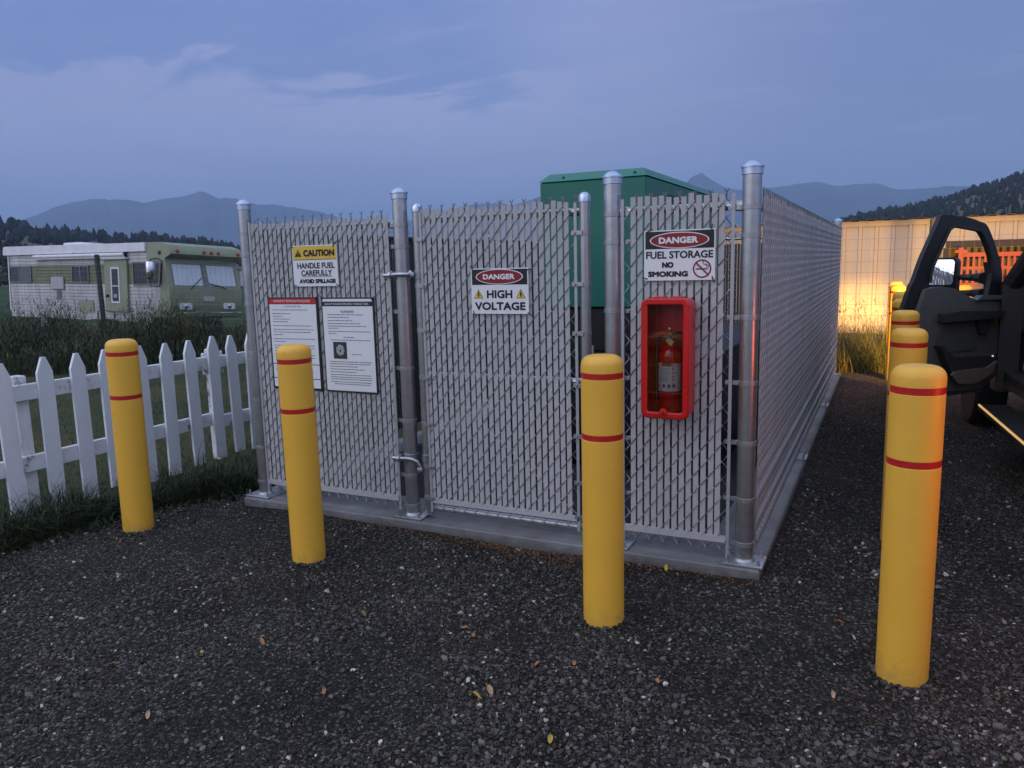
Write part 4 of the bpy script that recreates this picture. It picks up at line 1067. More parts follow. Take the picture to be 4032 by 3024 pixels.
_b3 = [o for o in bpy.data.objects if o.get('category') == 'bollard' and abs(o.location.x + .509) < .01][0]
m = MB()
def bp(a, z): return Vector((-.509 + .0927*math.sin(R(a)), -.693 - .0927*math.cos(R(a)), z))
m.tube([bp(-26, .762), bp(-22, .768), bp(-17, .770), bp(-12, .768), bp(-9, .762)], .0012, 5); m.tube([bp(-26, .674), bp(-22, .669), bp(-17, .667), bp(-12, .669), bp(-9, .674)], .0012, 5)
for z_ in (.742, .730, .716, .704, .692): m.tube([bp(-22, z_), bp(-14, z_+random.uniform(-.003, .003))], .0011, 5); m.tube([bp(-22, z_), bp(-20, z_-.007)], .0011, 5)
m.build('embossed_mark', YEL, _b3)

# ------------------------------------------------------------------ white picket fence
pf = empty('picket_fence', (-4.62, .2, 0), 0, 'white wooden picket fence with pointed pickets and worn paint beside the lawn', 'fence')
def picket(y, x, top, w, tilt, bot):
    m = MB(); c = w/2
    poly = [(-c, bot), (c, bot), (c, top-.105), (.014, top), (-.014, top), (-c, top-.105)]
    t = .022
    m.prism(poly, 0, t, lambda u, v, e: Vector((x+e, y+u+tilt*(v-.5), v)))
    return m.build('picket', PICKET, pf, smooth=0)
py = [-1.33, -1.07, -.81, -.53, -.285, -.06, .22, .455, .70, .94, 1.155, 1.37, 1.59, 1.81]
for i, y_ in enumerate(py):
    x_ = -4.62 + (.02 if i > 5 else 0)
    picket(y_, x_, 1.07 + random.uniform(-.008, .008), .110, random.uniform(-.02, .02), random.uniform(.0, .05) - .02)
for z0, z1, y0, y1, dz_ in ((.79, .90, -1.6, .98, 0), (.78, .885, .98, 2.0, .01), (.30, .41, -1.6, .98, 0), (.29, .40, .98, 2.0, -.03)):
    m = MB(); m.bevbox(-4.662, -4.622, y0+.002, y1-.002, z0+dz_, z1+dz_, .004); m.build('rail', WEATH, pf, smooth=0)
for y_, x_ in ((-.665, -4.71), (1.03, -4.70)):
    m = MB(); m.bevbox(x_-.045, x_+.045, y_-.045, y_+.045, -.1, .955, .006); m.build('fence_post', WEATH, pf, smooth=0)
m = MB(); m.bevbox(-4.690, -4.664, .90, 1.12, .74, .93, .004); m.build('splice_board', WEATH, pf, smooth=0)

# ------------------------------------------------------------------ generator
gen = empty('generator', (-1.4, 3.0, .10), 0, 'large green metal generator enclosure rising above the slatted fence', 'generator')
gx0, gx1, gy0, gy1 = -1.80, -.975, 1.62, 4.35
m = MB()
prof = [(gy0, 1.28), (gy0, 2.215), (gy0+.075, 2.275), (gy1-.075, 2.275), (gy1, 2.215), (gy1, 1.28)]
m.bevbox(gx0, gx1, gy0, gy1, 1.28, 2.2185, .012); m.build('housing', GREEN, gen)
m = MB()
m.add([(gx0-.004, gy0-.004, 2.219), (gx1+.004, gy0-.004, 2.219), (gx1+.004, gy1+.004, 2.219), (gx0-.004, gy1+.004, 2.219), (gx0+.045, gy0+.09, 2.282), (gx1-.05, gy0+.09, 2.282), (gx1-.05, gy1-.09, 2.282), (gx0+.045, gy1-.09, 2.282)],
      [(0, 1, 5, 4), (1, 2, 6, 5), (2, 3, 7, 6), (3, 0, 4, 7), (4, 5, 6, 7), (3, 2, 1, 0)])
m.build('roof', mat('roof_green', (.022, .175, .12), .38, 0, .05, 3), gen, smooth=0)
for x_ in (-1.62, -1.07):
    m = MB(); m.lathe([(.011, 0), (.011, .006), (.006, .009)], 10, (x_, gy0+.034, 2.246), (0, -.8, .6)); m.build('roof_bolt', BLK, gen)
m = MB()
for k in range(5): m.obox((gx1+.004, 2.55+k*.0, 2.12-.03*k), (0, 1, 0), (1, 0, -.5), (.5, 0, 1), .28, .010, .0025)
m.build('louvre', SIGNK, gen)
m = MB(); m.bevbox(gx0+.02, gx1-.02, gy0+.02, gy1-.02, .951, 1.279, .01); m.build('engine_bay', mat('engine_dark', (.010, .011, .012), .6), gen)
m = MB(); m.bevbox(gx0-.45, gx1+.50, gy0-.05, gy1+.05, .1, .95, .015); m.build('fuel_tank_gap_shade', mat('tank_black', (.012, .013, .015), .45), gen)  # tank spread wider than the housing to darken the fence gaps
m = MB(); m.tube([(-1.02, gy0-.002, 1.33), (-1.02, gy0-.03, 1.33), (-1.02, gy0-.035, 1.26)], .008, 8); m.build('door_handle', BLK, gen)

# ------------------------------------------------------------------ wire field fence with posts
wf = empty('wire_fence', (-8, 9.2, 0), 0, 'woven wire field fence with wooden posts running along the tall weeds and grass', 'fence')
m = MB()
for k in range(14):
    z = -.3 + .165*k
    m.tube([(x_, 9.2, z + .006*math.sin(x_*3.0+k)) for x_ in np.linspace(-24, 4.5, 70)], .0022, 3, caps=False)
for x_ in np.arange(-24, 4.5, .152): m.tube([(x_, 9.2, -.4), (x_+.004, 9.2, 1.87)], .0018, 3, caps=False)
m.build('woven_wire', mat('old_wire', (.16, .15, .14), .5, .6, .2, 20), wf)
WOODP = mat('post_wood', (.085, .070, .050), .85, 0, .3, 8, .4, 30, stretch=(1, 1, .2))
DKPOST = mat('post_green', (.020, .030, .020), .7, 0, .25, 8, .2, 30)
def wpost(x_, r_, h_, mt, y_=9.32):
    m = MB(); m.tube([(x_, y_, -.5), (x_, y_, h_-.03), (x_, y_, h_)], [r_, r_, r_*.72], 12); m.build('wood_post', mt, wf)
wpost(-17.35, .060, 2.10, DKPOST); wpost(1.20, .088, 2.13, WOODP); wpost(-9.5, .06, 1.75, DKPOST)

# ------------------------------------------------------------------ pale metal shed, lit by the headlights
sh = empty('metal_shed', (4, 15.5, 0), 0, 'low pale ribbed metal shed with a dark opening, lit warm yellow by headlights', 'shed')
YW = 14.0
def shed_mat():
    m = mat('shed_metal', (.46, .41, .34), .45, 0, .05, 4)
    N, L, b = nodes_of(m)
    src = b.inputs['Base Color'].links[0].from_socket
    t = N.new('ShaderNodeTexCoord'); mp = N.new('ShaderNodeMapping'); mp.inputs['Scale'].default_value = (5.0, .1, .06)
    n = N.new('ShaderNodeTexNoise'); n.inputs['Scale'].default_value = 1.0; n.inputs['Detail'].default_value = 5
    L.new(t.outputs['Object'], mp.inputs[0]); L.new(mp.outputs[0], n.inputs[0])
    r = N.new('ShaderNodeMapRange'); r.inputs[1].default_value = .35; r.inputs[2].default_value = .65; L.new(n.outputs['Fac'], r.inputs[0])
    x = N.new('ShaderNodeMix'); x.data_type = 'RGBA'; L.new(r.outputs[0], x.inputs[0]); L.new(src, x.inputs[6]); x.inputs[7].default_value = (.38, .38, .37, 1)
    L.new(x.outputs[2], b.inputs['Base Color'])
    return m
SHED = shed_mat()
def ribbed(x0, x1, z0, z1, y, name='wall_panel'):
    m = MB(); xs_ = []; n_ = int(round((x1-x0)/.30)); w_ = (x1-x0)/n_
    for i in range(n_):
        a = x0 + i*w_; xs_ += [(a, 0), (a+w_*.70, 0), (a+w_*.76, -.022), (a+w_*.94, -.022)]
    xs_.append((x1, 0)); k = len(xs_)
    vs = [(a, y+d, z0) for a, d in xs_] + [(a, y+d, z1) for a, d in xs_]
    m.add(vs, [(i, i+1, k+i+1, k+i) for i in range(k-1)])
    return m.build(name, SHED, sh, smooth=0)
ribbed(-3.0, 1.62, -.1, 2.26, YW)
ribbed(1.62, 9.0, 1.835, 2.26, YW)
m = MB(); m.box(-3.05, 9.05, YW-.05, YW-.028, 2.19, 2.29); m.build('eave_trim', SHED, sh, smooth=0)
m = MB(); n_ = 40
for i in range(n_):
    a = -3.05 + i*.305
    if a > 8.8: break
    vs = []
    for yy, z in ((YW-.16, 2.292), (YW+3.6, 2.20)):
        vs += [(a, yy, z), (a+.13, yy, z), (a+.16, yy, z+.030), (a+.27, yy, z+.030), (a+.305, yy, z)]
    m.add(vs, [(q, q+1, q+6, q+5) for q in range(4)])
m.build('roof', mat('roof_metal', (.66, .68, .72), .35, .4, .06, 4), sh, smooth=0)
m = MB(); m.box(1.60, 9.0, YW-.06, YW+.12, 1.705, 1.835); m.build('beam', mat('beam_wood', (.06, .05, .042), .8, 0, .2, 6), sh, smooth=0)
m = MB(); m.box(1.56, 1.66, YW-.05, YW+.10, -.1, 1.704); m.build('door_post', mat('beam_wood', (.06, .05, .042)), sh, smooth=0)
ribbed(-3.0, 9.0, -.1, 2.18, YW+3.4, 'back_wall')
m = MB(); m.box(-3.02, -2.98, YW+.03, YW+3.38, -.1, 2.2); m.build('side_wall', SHED, sh, smooth=0)
m = MB(); m.box(3.05, 3.18, YW-.080, YW-.055, 2.015, 2.07); m.build('eave_bracket', mat('beam_wood', (.06, .05, .042)), sh, smooth=0)
# red slatted stock rack standing in the opening
rk = empty('stock_rack', (3.4, YW-.35, 0), 0, 'red steel rack with close vertical bars standing in the shed opening', 'rack')
RKM = mat('rack_red', (.42, .030, .030), .45, 0, .15, 6)
yr = YW - .42
m = MB()
for z0, z1 in ((1.52, 1.60), (1.28, 1.335), (.97, 1.02), (.60, .68)): m.box(1.89, 5.2, yr-.03, yr+.03, z0, z1)
m.build('rack_rail', RKM, rk, smooth=0)
m = MB(); m.box(1.80, 1.885, yr-.045, yr+.045, 0, 1.70); m.box(1.74, 1.95, yr-.05, yr+.05, 1.60, 1.66); m.build('rack_post', RKM, rk, smooth=0)
for k in range(34):
    x_ = 1.95 + k*.095; m = MB(); m.box(x_, x_+.040, yr-.012, yr+.012, .02, 1.53); m.build('rack_bar', RKM, rk, smooth=0)

# ------------------------------------------------------------------ old motorhome
rv = empty('motorhome', (-17.3, 11.15, -.40), 0, 'old white and green motorhome parked in the weeds beyond the wire fence', 'motorhome')
rv.rotation_euler = (R(-3.2), R(0.6), R(-5.85))
Rv = Matrix.Translation((-17.3, 11.15, 0)) @ Matrix.Rotation(R(-5.85), 4, 'Z') @ Matrix.Rotation(R(.6), 4, 'Y') @ Matrix.Rotation(R(-3.2), 4, 'X')
rv.matrix_world = Rv; rv.location = Rv.translation; rv.rotation_euler = Rv.to_euler()
def rb(mb, name, m, parent=None, smooth=35): return mb.build(name, m, parent or rv, world=False, smooth=smooth)
def siding():
    m = mat('rv_siding', (.55, .53, .54), .5, 0, .10, 2)
    N, L, b = nodes_of(m)
    t = N.new('ShaderNodeTexCoord'); s_ = N.new('ShaderNodeSeparateXYZ'); L.new(t.outputs['Object'], s_.inputs[0])
    cr = N.new('ShaderNodeValToRGB'); cr.color_ramp.interpolation = 'CONSTANT'
    mr = N.new('ShaderNodeMapRange'); mr.inputs[1].default_value = 0; mr.inputs[2].default_value = 2.5; L.new(s_.outputs[2], mr.inputs[0])
    e = cr.color_ramp.elements; e[0].position = 0; e[0].color = (.70, .67, .68, 1); e[1].position = 1.28/2.5; e[1].color = (.26, .275, .17, 1)
    k = e.new(1.86/2.5); k.color = (.70, .69, .71, 1)
    L.new(mr.outputs[0], cr.inputs[0])
    n = N.new('ShaderNodeTexNoise'); n.inputs['Scale'].default_value = 1.5; n.inputs['Detail'].default_value = 8; n.inputs['Roughness'].default_value = .7
    mp = N.new('ShaderNodeMapping'); mp.inputs['Scale'].default_value = (1.5, 1, .4); L.new(t.outputs['Object'], mp.inputs[0]); L.new(mp.outputs[0], n.inputs[0])
    r = N.new('ShaderNodeMapRange'); r.inputs[1].default_value = .35; r.inputs[2].default_value = .7; r.inputs[3].default_value = 1.1; r.inputs[4].default_value = .65; L.new(n.outputs['Fac'], r.inputs[0])
    sc_ = N.new('ShaderNodeVectorMath'); sc_.operation = 'SCALE'; L.new(cr.outputs[0], sc_.inputs[0]); L.new(r.outputs[0], sc_.inputs['Scale'])
    L.new(sc_.outputs[0], b.inputs['Base Color'])
    w = N.new('ShaderNodeTexWave'); w.bands_direction = 'Z'; w.wave_profile = 'SAW'; w.inputs['Scale'].default_value = 3.4; L.new(t.outputs['Object'], w.inputs[0])
    bp = N.new('ShaderNodeBump'); bp.inputs['Strength'].default_value = 1.0; bp.inputs['Distance'].default_value = .035; L.new(w.outputs['Fac'], bp.inputs['Height']); L.new(bp.outputs[0], b.inputs['Normal'])
    return m
SIDE = siding()
RVG = mat('rv_green', (.26, .285, .185), .5, 0, .10, 2)
RVW = mat('rv_white', (.72, .71, .74), .5, 0, .12, 3)
RVGL = mat('rv_window_dark', (.020, .020, .022), .12, 0, .3, 3)
RVFR = mat('rv_window_frame', (.22, .22, .21), .4, .4, .1, 8)
CURT = mat('rv_curtain', (.58, .64, .70), .7, 0, .14, 5, stretch=(1, 5, .5))
m = MB(); W_ = 2.35
m.prism([(-8.3, .22), (-8.3, 2.30), (-8.2, 2.37), (-.62, 2.37), (-.62, .22)], .026, W_, lambda u, v, e: Vector((u, e, v))); rb(m, 'body', SIDE)
def lap(x0, x1, z0, z1, n_):
    m = MB(); vs = []; d = (z1-z0)/n_
    for i in range(n_): vs += [(x0, .002, z0+i*d), (x1, .002, z0+i*d), (x0, .024, z0+(i+1)*d-.002), (x1, .024, z0+(i+1)*d-.002)]
    m.add(vs, [(2*i, 2*i+1, 2*i+3, 2*i+2) for i in range(2*n_-1)]); return m
rb(lap(-8.3, -.62, .22, 2.20, 20), 'siding', SIDE, None, 0)
m = MB(); m.prism([(-8.45, 2.20), (-8.5, 2.25), (-8.45, 2.46), (-8.3, 2.48), (-.76, 2.44), (-.76, 2.20)], -.06, W_+.06, lambda u, v, e: Vector((u, e, v))); rb(m, 'roof', RVW)
m = MB(); m.prism([(-.615, .42), (-.45, .52), (-.26, .80), (-.17, 1.21), (-.615, 1.21)], 0, W_, lambda u, v, e: Vector((u, e, v)))
m.prism([(-.615, 1.211), (-.17, 1.211), (-.05, 1.93), (-.615, 1.93)], .02, W_-.02, lambda u, v, e: Vector((u, e, v))); rb(m, 'front_side_panel', SIDE)
cap = [(-.75, 1.932), (-.75, 2.445), (-.12, 2.44), (.20, 2.36), (.32, 2.22), (.34, 2.12), (.30, 2.10), (.06, 2.0), (.06, 1.932)]
m = MB(); m.prism(cap, -.012, W_+.012, lambda u, v, e: Vector((u, e, v))); rb(m, 'visor_cap', RVG)
low_ = [(-.168, 1.21), (-.258, .80), (-.44, .52), (-.60, .38), (.06, .36), (.20, .55), (.26, .85), (.25, 1.21)]
m = MB(); m.prism(low_, -.008, W_+.008, lambda u, v, e: Vector((u, e, v))); rb(m, 'front_nose', RVG)
# windshield frame, two curtained panes, centre post
def wsp(v, z, e): # windshield plane point: across v, height z, out e
    t = (z-1.21)/(1.932-1.21); return Vector((.235 - .175*t + e, v, z))
m = MB(); m.prism([(-.12, 1.211), (.235, 1.211), (.06, 1.931), (-.04, 1.931)], 0, W_, lambda u, v, e: Vector((u, e, v))); wsf = rb(m, 'windshield_frame', RVG)
for v0, v1 in ((.10, 1.12), (1.20, 2.24)):
    m = MB(); m.add([wsp(v0, 1.245, .006), wsp(v1, 1.245, .006), wsp(v1, 1.875, .006), wsp(v0, 1.875, .006), wsp(v0, 1.245, .001), wsp(v1, 1.245, .001), wsp(v1, 1.875, .001), wsp(v0, 1.875, .001)], [(0, 1, 2, 3), (0, 4, 5, 1), (1, 5, 6, 2), (2, 6, 7, 3), (3, 7, 4, 0)]); rb(m, 'windshield_surround', RVFR, wsf, 0)
    m = MB(); k = 26; vs = []
    for i in range(k):
        v = v0+.06 + (v1-v0-.12)*i/(k-1); o = .007 + .004*math.sin(i*2.1)
        vs += [wsp(v, 1.27, o+.004), wsp(v, 1.845, o+.004)]
    m.add(vs, [(2*i, 2*i+2, 2*i+3, 2*i+1) for i in range(k-1)]); rb(m, 'curtained_pane', CURT, wsf, 60)
m = MB(); m.add([wsp(1.125, 1.225, .02), wsp(1.165, 1.225, .02), wsp(1.165, 1.90, .02), wsp(1.125, 1.90, .02), wsp(1.125, 1.225, 0), wsp(1.165, 1.225, 0), wsp(1.165, 1.90, 0), wsp(1.125, 1.90, 0)], [(0, 1, 2, 3), (0, 4, 5, 1), (1, 5, 6, 2), (2, 6, 7, 3), (3, 7, 4, 0)]); rb(m, 'centre_post', RVFR, wsf, 0)
m = MB(); m.tube([wsp(.62, 1.17, .05), wsp(.74, 1.28, .05), wsp(1.05, 1.50, .03)], .012, 6); rb(m, 'wiper', BLK)
m = MB(); m.tube([wsp(1.80, 1.17, .05), wsp(1.62, 1.26, .05), wsp(1.25, 1.33, .03)], .012, 6); rb(m, 'wiper', BLK)
for v in (.20, 1.04, 1.28, 1.52, 2.20):
    m = MB(); m.lathe([(.055, 0), (.050, .03), (.03, .045)], 12, (.318, v, 2.20), (.95, 0, .3)); rb(m, 'marker_light', mat('marker_red', (.40, .05, .025), .3))
m = MB(); m.lathe([(.06, 0), (.055, .03), (.03, .05)], 12, (-.16, -.012, 2.16), (0, -1, 0)); rb(m, 'side_marker', mat('marker_dark', (.05, .06, .04), .4))
m = MB(); m.prism(rrect(1.02, 1.40, .83, .97, .05), 0, .02, lambda u, v, e: Vector((.255+e, u, v))); rb(m, 'badge', mat('badge_grey', (.42, .44, .44), .4, 0, .3, 14))
for v in (.46, 1.90):
    m = MB(); m.prism(rrect(v-.20, v+.20, .60, .78, .05), 0, .03, lambda u, v_, e: Vector((.235+e, u, v_))); hlp = rb(m, 'headlight_bezel', RVW)
    m = MB(); m.lathe([(.075, 0), (.07, .02), (.03, .035)], 16, (.266, v, .69), (1, 0, 0)); rb(m, 'headlight', CHROME, hlp)
m = MB(); m.bevbox(.10, .34, .05, 2.30, .38, .52, .02); rb(m, 'bumper', CHROME)
# side windows
def side_box(x0, x1, z0, z1, y0, y1, name, mt, parent=None): 
    m = MB(); m.box(x0, x1, y0, y1, z0, z1); return rb(m, name, mt, parent, 0)
def window(x0, x1, z0, z1, mull):
    f = MB(); o_ = rect(x0, x1, z0, z1); i_ = rect(x0+.035, x1-.035, z0+.035, z1-.035)
    f.ring(o_, i_, 0, .022, lambda u, v, e: Vector((u, -.002-e, v)))
    f.box(mull-.02, mull+.02, -.022, -.004, z0+.036, z1-.036)
    w = rb(f, 'window', RVFR, None, 0)
    g = MB(); g.box(x0+.03, x1-.03, -.010, -.002, z0+.03, z1-.03); rb(g, 'pane', RVGL, w, 0)
    return w
w1 = window(-8.22, -6.88, 1.32, 1.85, -7.62)
side_box(-7.58, -6.94, 1.36, 1.81, -.0125, -.0105, 'curtain', mat('rv_blind', (.10, .12, .13), .6, 0, .2, 4), w1)
window(-4.54, -3.63, 1.32, 1.84, -4.08)
w3 = window(-1.42, -.70, 1.25, 1.92, -1.405)
f = MB(); f.ring([(-.72, 1.25), (-.20, 1.25), (-.09, 1.92), (-.72, 1.92)], [(-.68, 1.29), (-.24, 1.29), (-.145, 1.88), (-.68, 1.88)], 0, .024, lambda u, v, e: Vector((u, -.010-e, v))); w4 = rb(f, 'cab_window', RVFR, None, 0)
g = MB(); g.prism([(-.70, 1.27), (-.22, 1.27), (-.12, 1.90), (-.70, 1.90)], .012, .018, lambda u, v, e: Vector((u, -e, v))); rb(g, 'pane', RVGL, w4, 0)
# entrance door
side_box(-2.76, -1.66, .50, 1.985, -.05, -.003, 'door', RVG); dr = bpy.data.objects['door']
m = MB(); m.ring(rect(-2.44, -2.02, .74, 1.77), rect(-2.39, -2.07, .79, 1.72), .050, .062, lambda u, v, e: Vector((u, -e, v))); m.box(-2.39, -2.07, -.060, -.051, 1.22, 1.245); dw = rb(m, 'door_window_frame', RVW, dr, 0)
side_box(-2.39, -2.07, .79, 1.72, -.054, -.0515, 'door_pane', RVGL, dr)
side_box(-2.33, -2.17, .90, 1.0, -.0575, -.0545, 'sticker', mat('sticker_blue', (.25, .42, .60), .5), dr)
m = MB(); m.lathe([(.045, 0), (.045, .05), (.02, .07)], 12, (-2.62, -.05, .95), (0, -1, 0)); rb(m, 'door_knob', BLK, dr)
m = MB(); m.bevbox(-2.80, -1.62, -.12, -.004, 1.99, 2.04, .01); rb(m, 'door_awning', RVW)
m = MB(); m.tube([(-6.5, -.09, 2.12), (-1.68, -.09, 2.12)], .055, 12); m.box(-6.45, -1.6, -.13, -.10, 2.035, 2.06); rb(m, 'awning_roll', RVW)
for x_ in (-6.5, -4.3, -1.7): 
    m = MB(); m.box(x_-.03, x_+.03, -.10, -.004, 2.05, 2.19); rb(m, 'awning_bracket', BLK, None, 0)
m = MB(); m.bevbox(-5.68, -4.99, -.05, -.003, 1.12, 1.50, .012); rb(m, 'access_hatch', mat('rv_grey', (.42, .42, .43), .5, 0, .08, 4))
side_box(-5.44, -5.21, .82, 1.08, -.016, -.003, 'furnace_vent', mat('vent_grey', (.14, .14, .14), .6))
side_box(-4.22, -3.46, .45, .79, -.018, -.003, 'lower_hatch', RVG)
side_box(-8.31, -8.25, .40, 2.2, -.010, -.002, 'corner_trim', RVW)
m = MB(); m.prism([(-5.5, 2.46), (-5.47, 2.56), (-4.55, 2.565), (-4.15, 2.50), (-4.1, 2.46)], .3, 1.3, lambda u, v, e: Vector((u, e, v))); rb(m, 'roof_vent', mat('vent_white', (.72, .73, .76), .4))
# mirrors
m = MB(); m.lathe([(.115, 0), (.125, .03), (.125, .42), (.115, .46)], 14, (-.12, -.32, 1.43)); mr_ = rb(m, 'mirror', CHROME)
m = MB(); m.tube([(-.12, -.32, 1.95), (-.12, -.20, 1.98), (-.14, -.02, 1.97)], .014, 6); m.tube([(-.12, -.32, 1.95), (-.12, -.32, 1.24), (-.15, -.02, 1.22)], .012, 6); rb(m, 'mirror_arm', BLK, mr_)
m = MB(); m.bevbox(.10, .16, W_+.06, W_+.26, 1.28, 1.72, .01); rb(m, 'mirror', RVW)
m = MB(); m.tube([(.13, W_+.1, 1.75), (.05, W_, 1.80)], .012, 6); rb(m, 'mirror_bracket', BLK)
for x_ in (-.95, -6.4):
    for y_ in (.15, W_-.15):
        m = MB(); m.lathe([(.30, -.11), (.36, -.10), (.37, 0), (.36, .10), (.30, .11)], 24, (x_, y_, .02), (0, 1, 0)); wh = rb(m, 'wheel', RUB)
        m = MB(); m.lathe([(.21, -.115), (.20, -.09), (.05, -.08)], 16, (x_, y_, .02), (0, 1, 0)); rb(m, 'rim', RVW, wh)
# step rail left by the door
m = MB()
m.tube([(-2.66, -.35, -.35), (-2.66, -.35, .50), (-2.55, -.35, .52), (-2.2, -.35, .52), (-1.85, -.35, .50), (-1.85, -.35, -.35)], .018, 6)
for z_ in (.05, .25): m.box(-2.62, -1.88, -.60, -.20, z_, z_+.03)
rb(m, 'entry_steps', mat('rusty_step', (.085, .06, .045), .8, 0, .3, 8))

# ------------------------------------------------------------------ pickup truck
tk = empty('pickup_truck', (2.40, 2.3, 0), 0, 'large black pickup truck at the right edge with its driver door open', 'pickup truck')
XL = 1.44; XR = 3.42; YF = 5.75; YR = -.92
TKM = Matrix.Translation((1.42, 3.5, 0)) @ Matrix.Rotation(R(5.2), 4, 'Z') @ Matrix.Translation((-1.42, -3.5, 0))
TURN = [True]
def tb(mb, name, m, parent=None, smooth=35):
    if TURN[0]: mb.transform(TKM)
    return mb.build(name, m, parent or tk, True, smooth)
def side(poly, e0, e1): 
    m = MB(); m.prism(poly, e0, e1, lambda u, v, e: Vector((e, u, v))); return m
# lower body / bed
m = side([(YR, .62), (YR, 1.36), (1.05, 1.38), (1.05, .58), (.75, .55), (.62, .85), (.30, 1.02), (-.02, .85), (-.15, .60)], XL, XR); tb(m, 'bed', TRUCKP)
m = side([(1.07, .60), (1.07, 1.36), (2.26, 1.36), (2.26, .60)], XL, XL+.10); m.box(XR-.10, XR, 1.07, 3.40, .60, 1.36); tb(m, 'cab_side', TRUCKP)
m = MB(); m.box(XL+.02, XR-.02, 1.06, 3.55, .58, .66); tb(m, 'cab_floor', TRIMD)
m = MB(); m.box(XL+.10, XR-.10, 1.08, 1.14, .66, 1.95); tb(m, 'cab_rear_wall', TRUCKP)
m = side([(1.07, 1.95), (1.12, 2.02), (2.2, 2.05), (2.62, 1.99), (2.62, 1.94), (2.2, 1.98), (1.1, 1.95)], XL+.13, XR-.13); tb(m, 'cab_roof', TRUCKP)
m = MB(); m.tube([(XL+.04, 3.56, 1.30), (XL+.10, 3.10, 1.62), (XL+.16, 2.60, 1.97)], [.075, .070, .060], 10); tb(m, 'windshield_pillar', TRIMD); m = MB(); m.tube([(XR-.04, 3.56, 1.30), (XR-.10, 3.10, 1.62), (XR-.16, 2.60, 1.97)], [.075, .070, .060], 10); tb(m, 'windshield_pillar', TRIMD)
m = MB(); m.tube([(XL+.05, 2.24, .66), (XL+.05, 2.24, 1.36), (XL+.15, 2.14, 1.96)], [.06, .06, .05], 8); tb(m, 'door_pillar', TRIMD)
m = MB(); m.add([(XL+.12, 3.52, 1.32), (XR-.12, 3.52, 1.32), (XR-.18, 2.62, 1.95), (XL+.18, 2.62, 1.95)], [(0, 1, 2, 3)]); tb(m, 'windshield', glassy('truck_glass', (.02, .02, .02), .35))
m = side([(3.42, .60), (3.42, 1.34), (3.62, 1.36), (5.45, 1.28), (5.70, 1.16), (5.72, .70), (5.10, .62), (5.02, .86), (4.72, 1.03), (4.34, .90), (4.18, .60)], XL-.02, XL+.16)
m.prism([(3.42, .60), (3.42, 1.34), (3.62, 1.36), (5.45, 1.28), (5.70, 1.16), (5.72, .70), (5.10, .62), (5.02, .86), (4.72, 1.03), (4.34, .90), (4.18, .60)], XR-.16, XR, lambda u, v, e: Vector((e, u, v))); tb(m, 'fender', TRUCKP)
m = side([(3.50, 1.10), (3.60, 1.37), (5.40, 1.31), (5.66, 1.20), (5.66, .75), (5.3, .75), (5.3, 1.10)], XL+.162, XR-.162); tb(m, 'hood', TRUCKP)
m = MB(); m.bevbox(XL-.02, XR+.02, 5.73, 5.88, .45, .72, .02); tb(m, 'front_bumper', CHROME)
m = MB(); m.bevbox(XL+.45, XR-.45, 5.675, 5.72, .76, 1.14, .01); tb(m, 'grille', BLK)
m = MB(); m.bevbox(XL-.02, XR+.02, YR-.16, YR-.005, .50, .70, .02); tb(m, 'rear_bumper', CHROME)
m = MB(); m.bevbox(XL+.02, XR-.02, YR-.06, YR-.004, .78, 1.35, .01); tb(m, 'tailgate', TRUCKP)
for x_ in (XL+.27, XR-.27):
    m = MB(); m.bevbox(x_-.17, x_+.17, 5.722, 5.745, .84, 1.10, .008); tb(m, 'headlight', glow('headlight_lens', (1.0, .78, .45), 12.0))
for x_, nm in ((XL-.022, 'l'), (XR+.022, 'r')):
    m = MB(); m.bevbox(x_-.022, x_+.022, YR-.02, YR+.14, .86, 1.26, .008); tb(m, 'tail_light', glow('tail_lens', (1.0, .16, .03), 9.0, (.3, .01, .01)))
for y_ in (.30, 4.62):
    for x_, s_ in ((XL+.12, -1), (XR-.12, 1)):
        m = MB(); m.lathe([(.26, -.13), (.37, -.13), (.40, -.10), (.405, 0), (.40, .10), (.37, .13), (.26, .13)], 36, (x_, y_, .40), (1, 0, 0)); wh = tb(m, 'wheel', RUB)
        m = MB(); m.lathe([(.255, -.125), (.22, -.10), (.10, -.11), (.05, -.125)], 24, (x_, y_, .40), (-s_, 0, 0)); tb(m, 'rim', CHROME, wh)
# side step
m = MB(); m.bevbox(XL-.19, XL+.02, 1.05, 3.15, .385, .435, .008)
for y_ in np.arange(1.1, 3.1, .5): m.box(XL, XL+.06, y_, y_+.05, .43, .60)
stp = tb(m, 'running_board', BLK)
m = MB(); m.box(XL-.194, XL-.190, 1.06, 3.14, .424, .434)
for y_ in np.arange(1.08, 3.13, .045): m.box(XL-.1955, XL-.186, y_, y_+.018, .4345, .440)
tb(m, 'step_glint_strip', glow('step_glint', (1.0, .58, .20), .6, (.3, .22, .12)), stp)  # emission stands in for a golden reflection along the step edge, not a lamp
# seat, dashboard
m = MB(); m.bevbox(XL+.16, XL+.72, 1.62, 2.15, .66, .98, .05); m.obox((XL+.44, 1.55, 1.28), (1, 0, 0), (0, 1, .18), (0, -.18, 1), .27, .07, .36); tb(m, 'seat', mat('seat_cloth', (.05, .04, .03), .9))
m = MB(); m.bevbox(XL+.12, XR-.12, 3.0, 3.5, .95, 1.30, .05); tb(m, 'dashboard', TRIMD)
ring_pts = [(XL+.45+.19*math.cos(a), 2.86+.06*math.sin(a), 1.18+.18*math.sin(a)) for a in np.linspace(0, 2*math.pi, 25)[:-1]]
m = MB(); m.tube(ring_pts, .016, 8, closed=True); m.tube([(XL+.45, 2.86, 1.18), (XL+.45, 3.02, 1.12)], .04, 8); tb(m, 'steering_wheel', BLK)
m = MB(); m.box(XL-.03, XL+.12, 3.40, 3.60, .50, 1.36); tb(m, 'hinge_pillar', TRIMD)
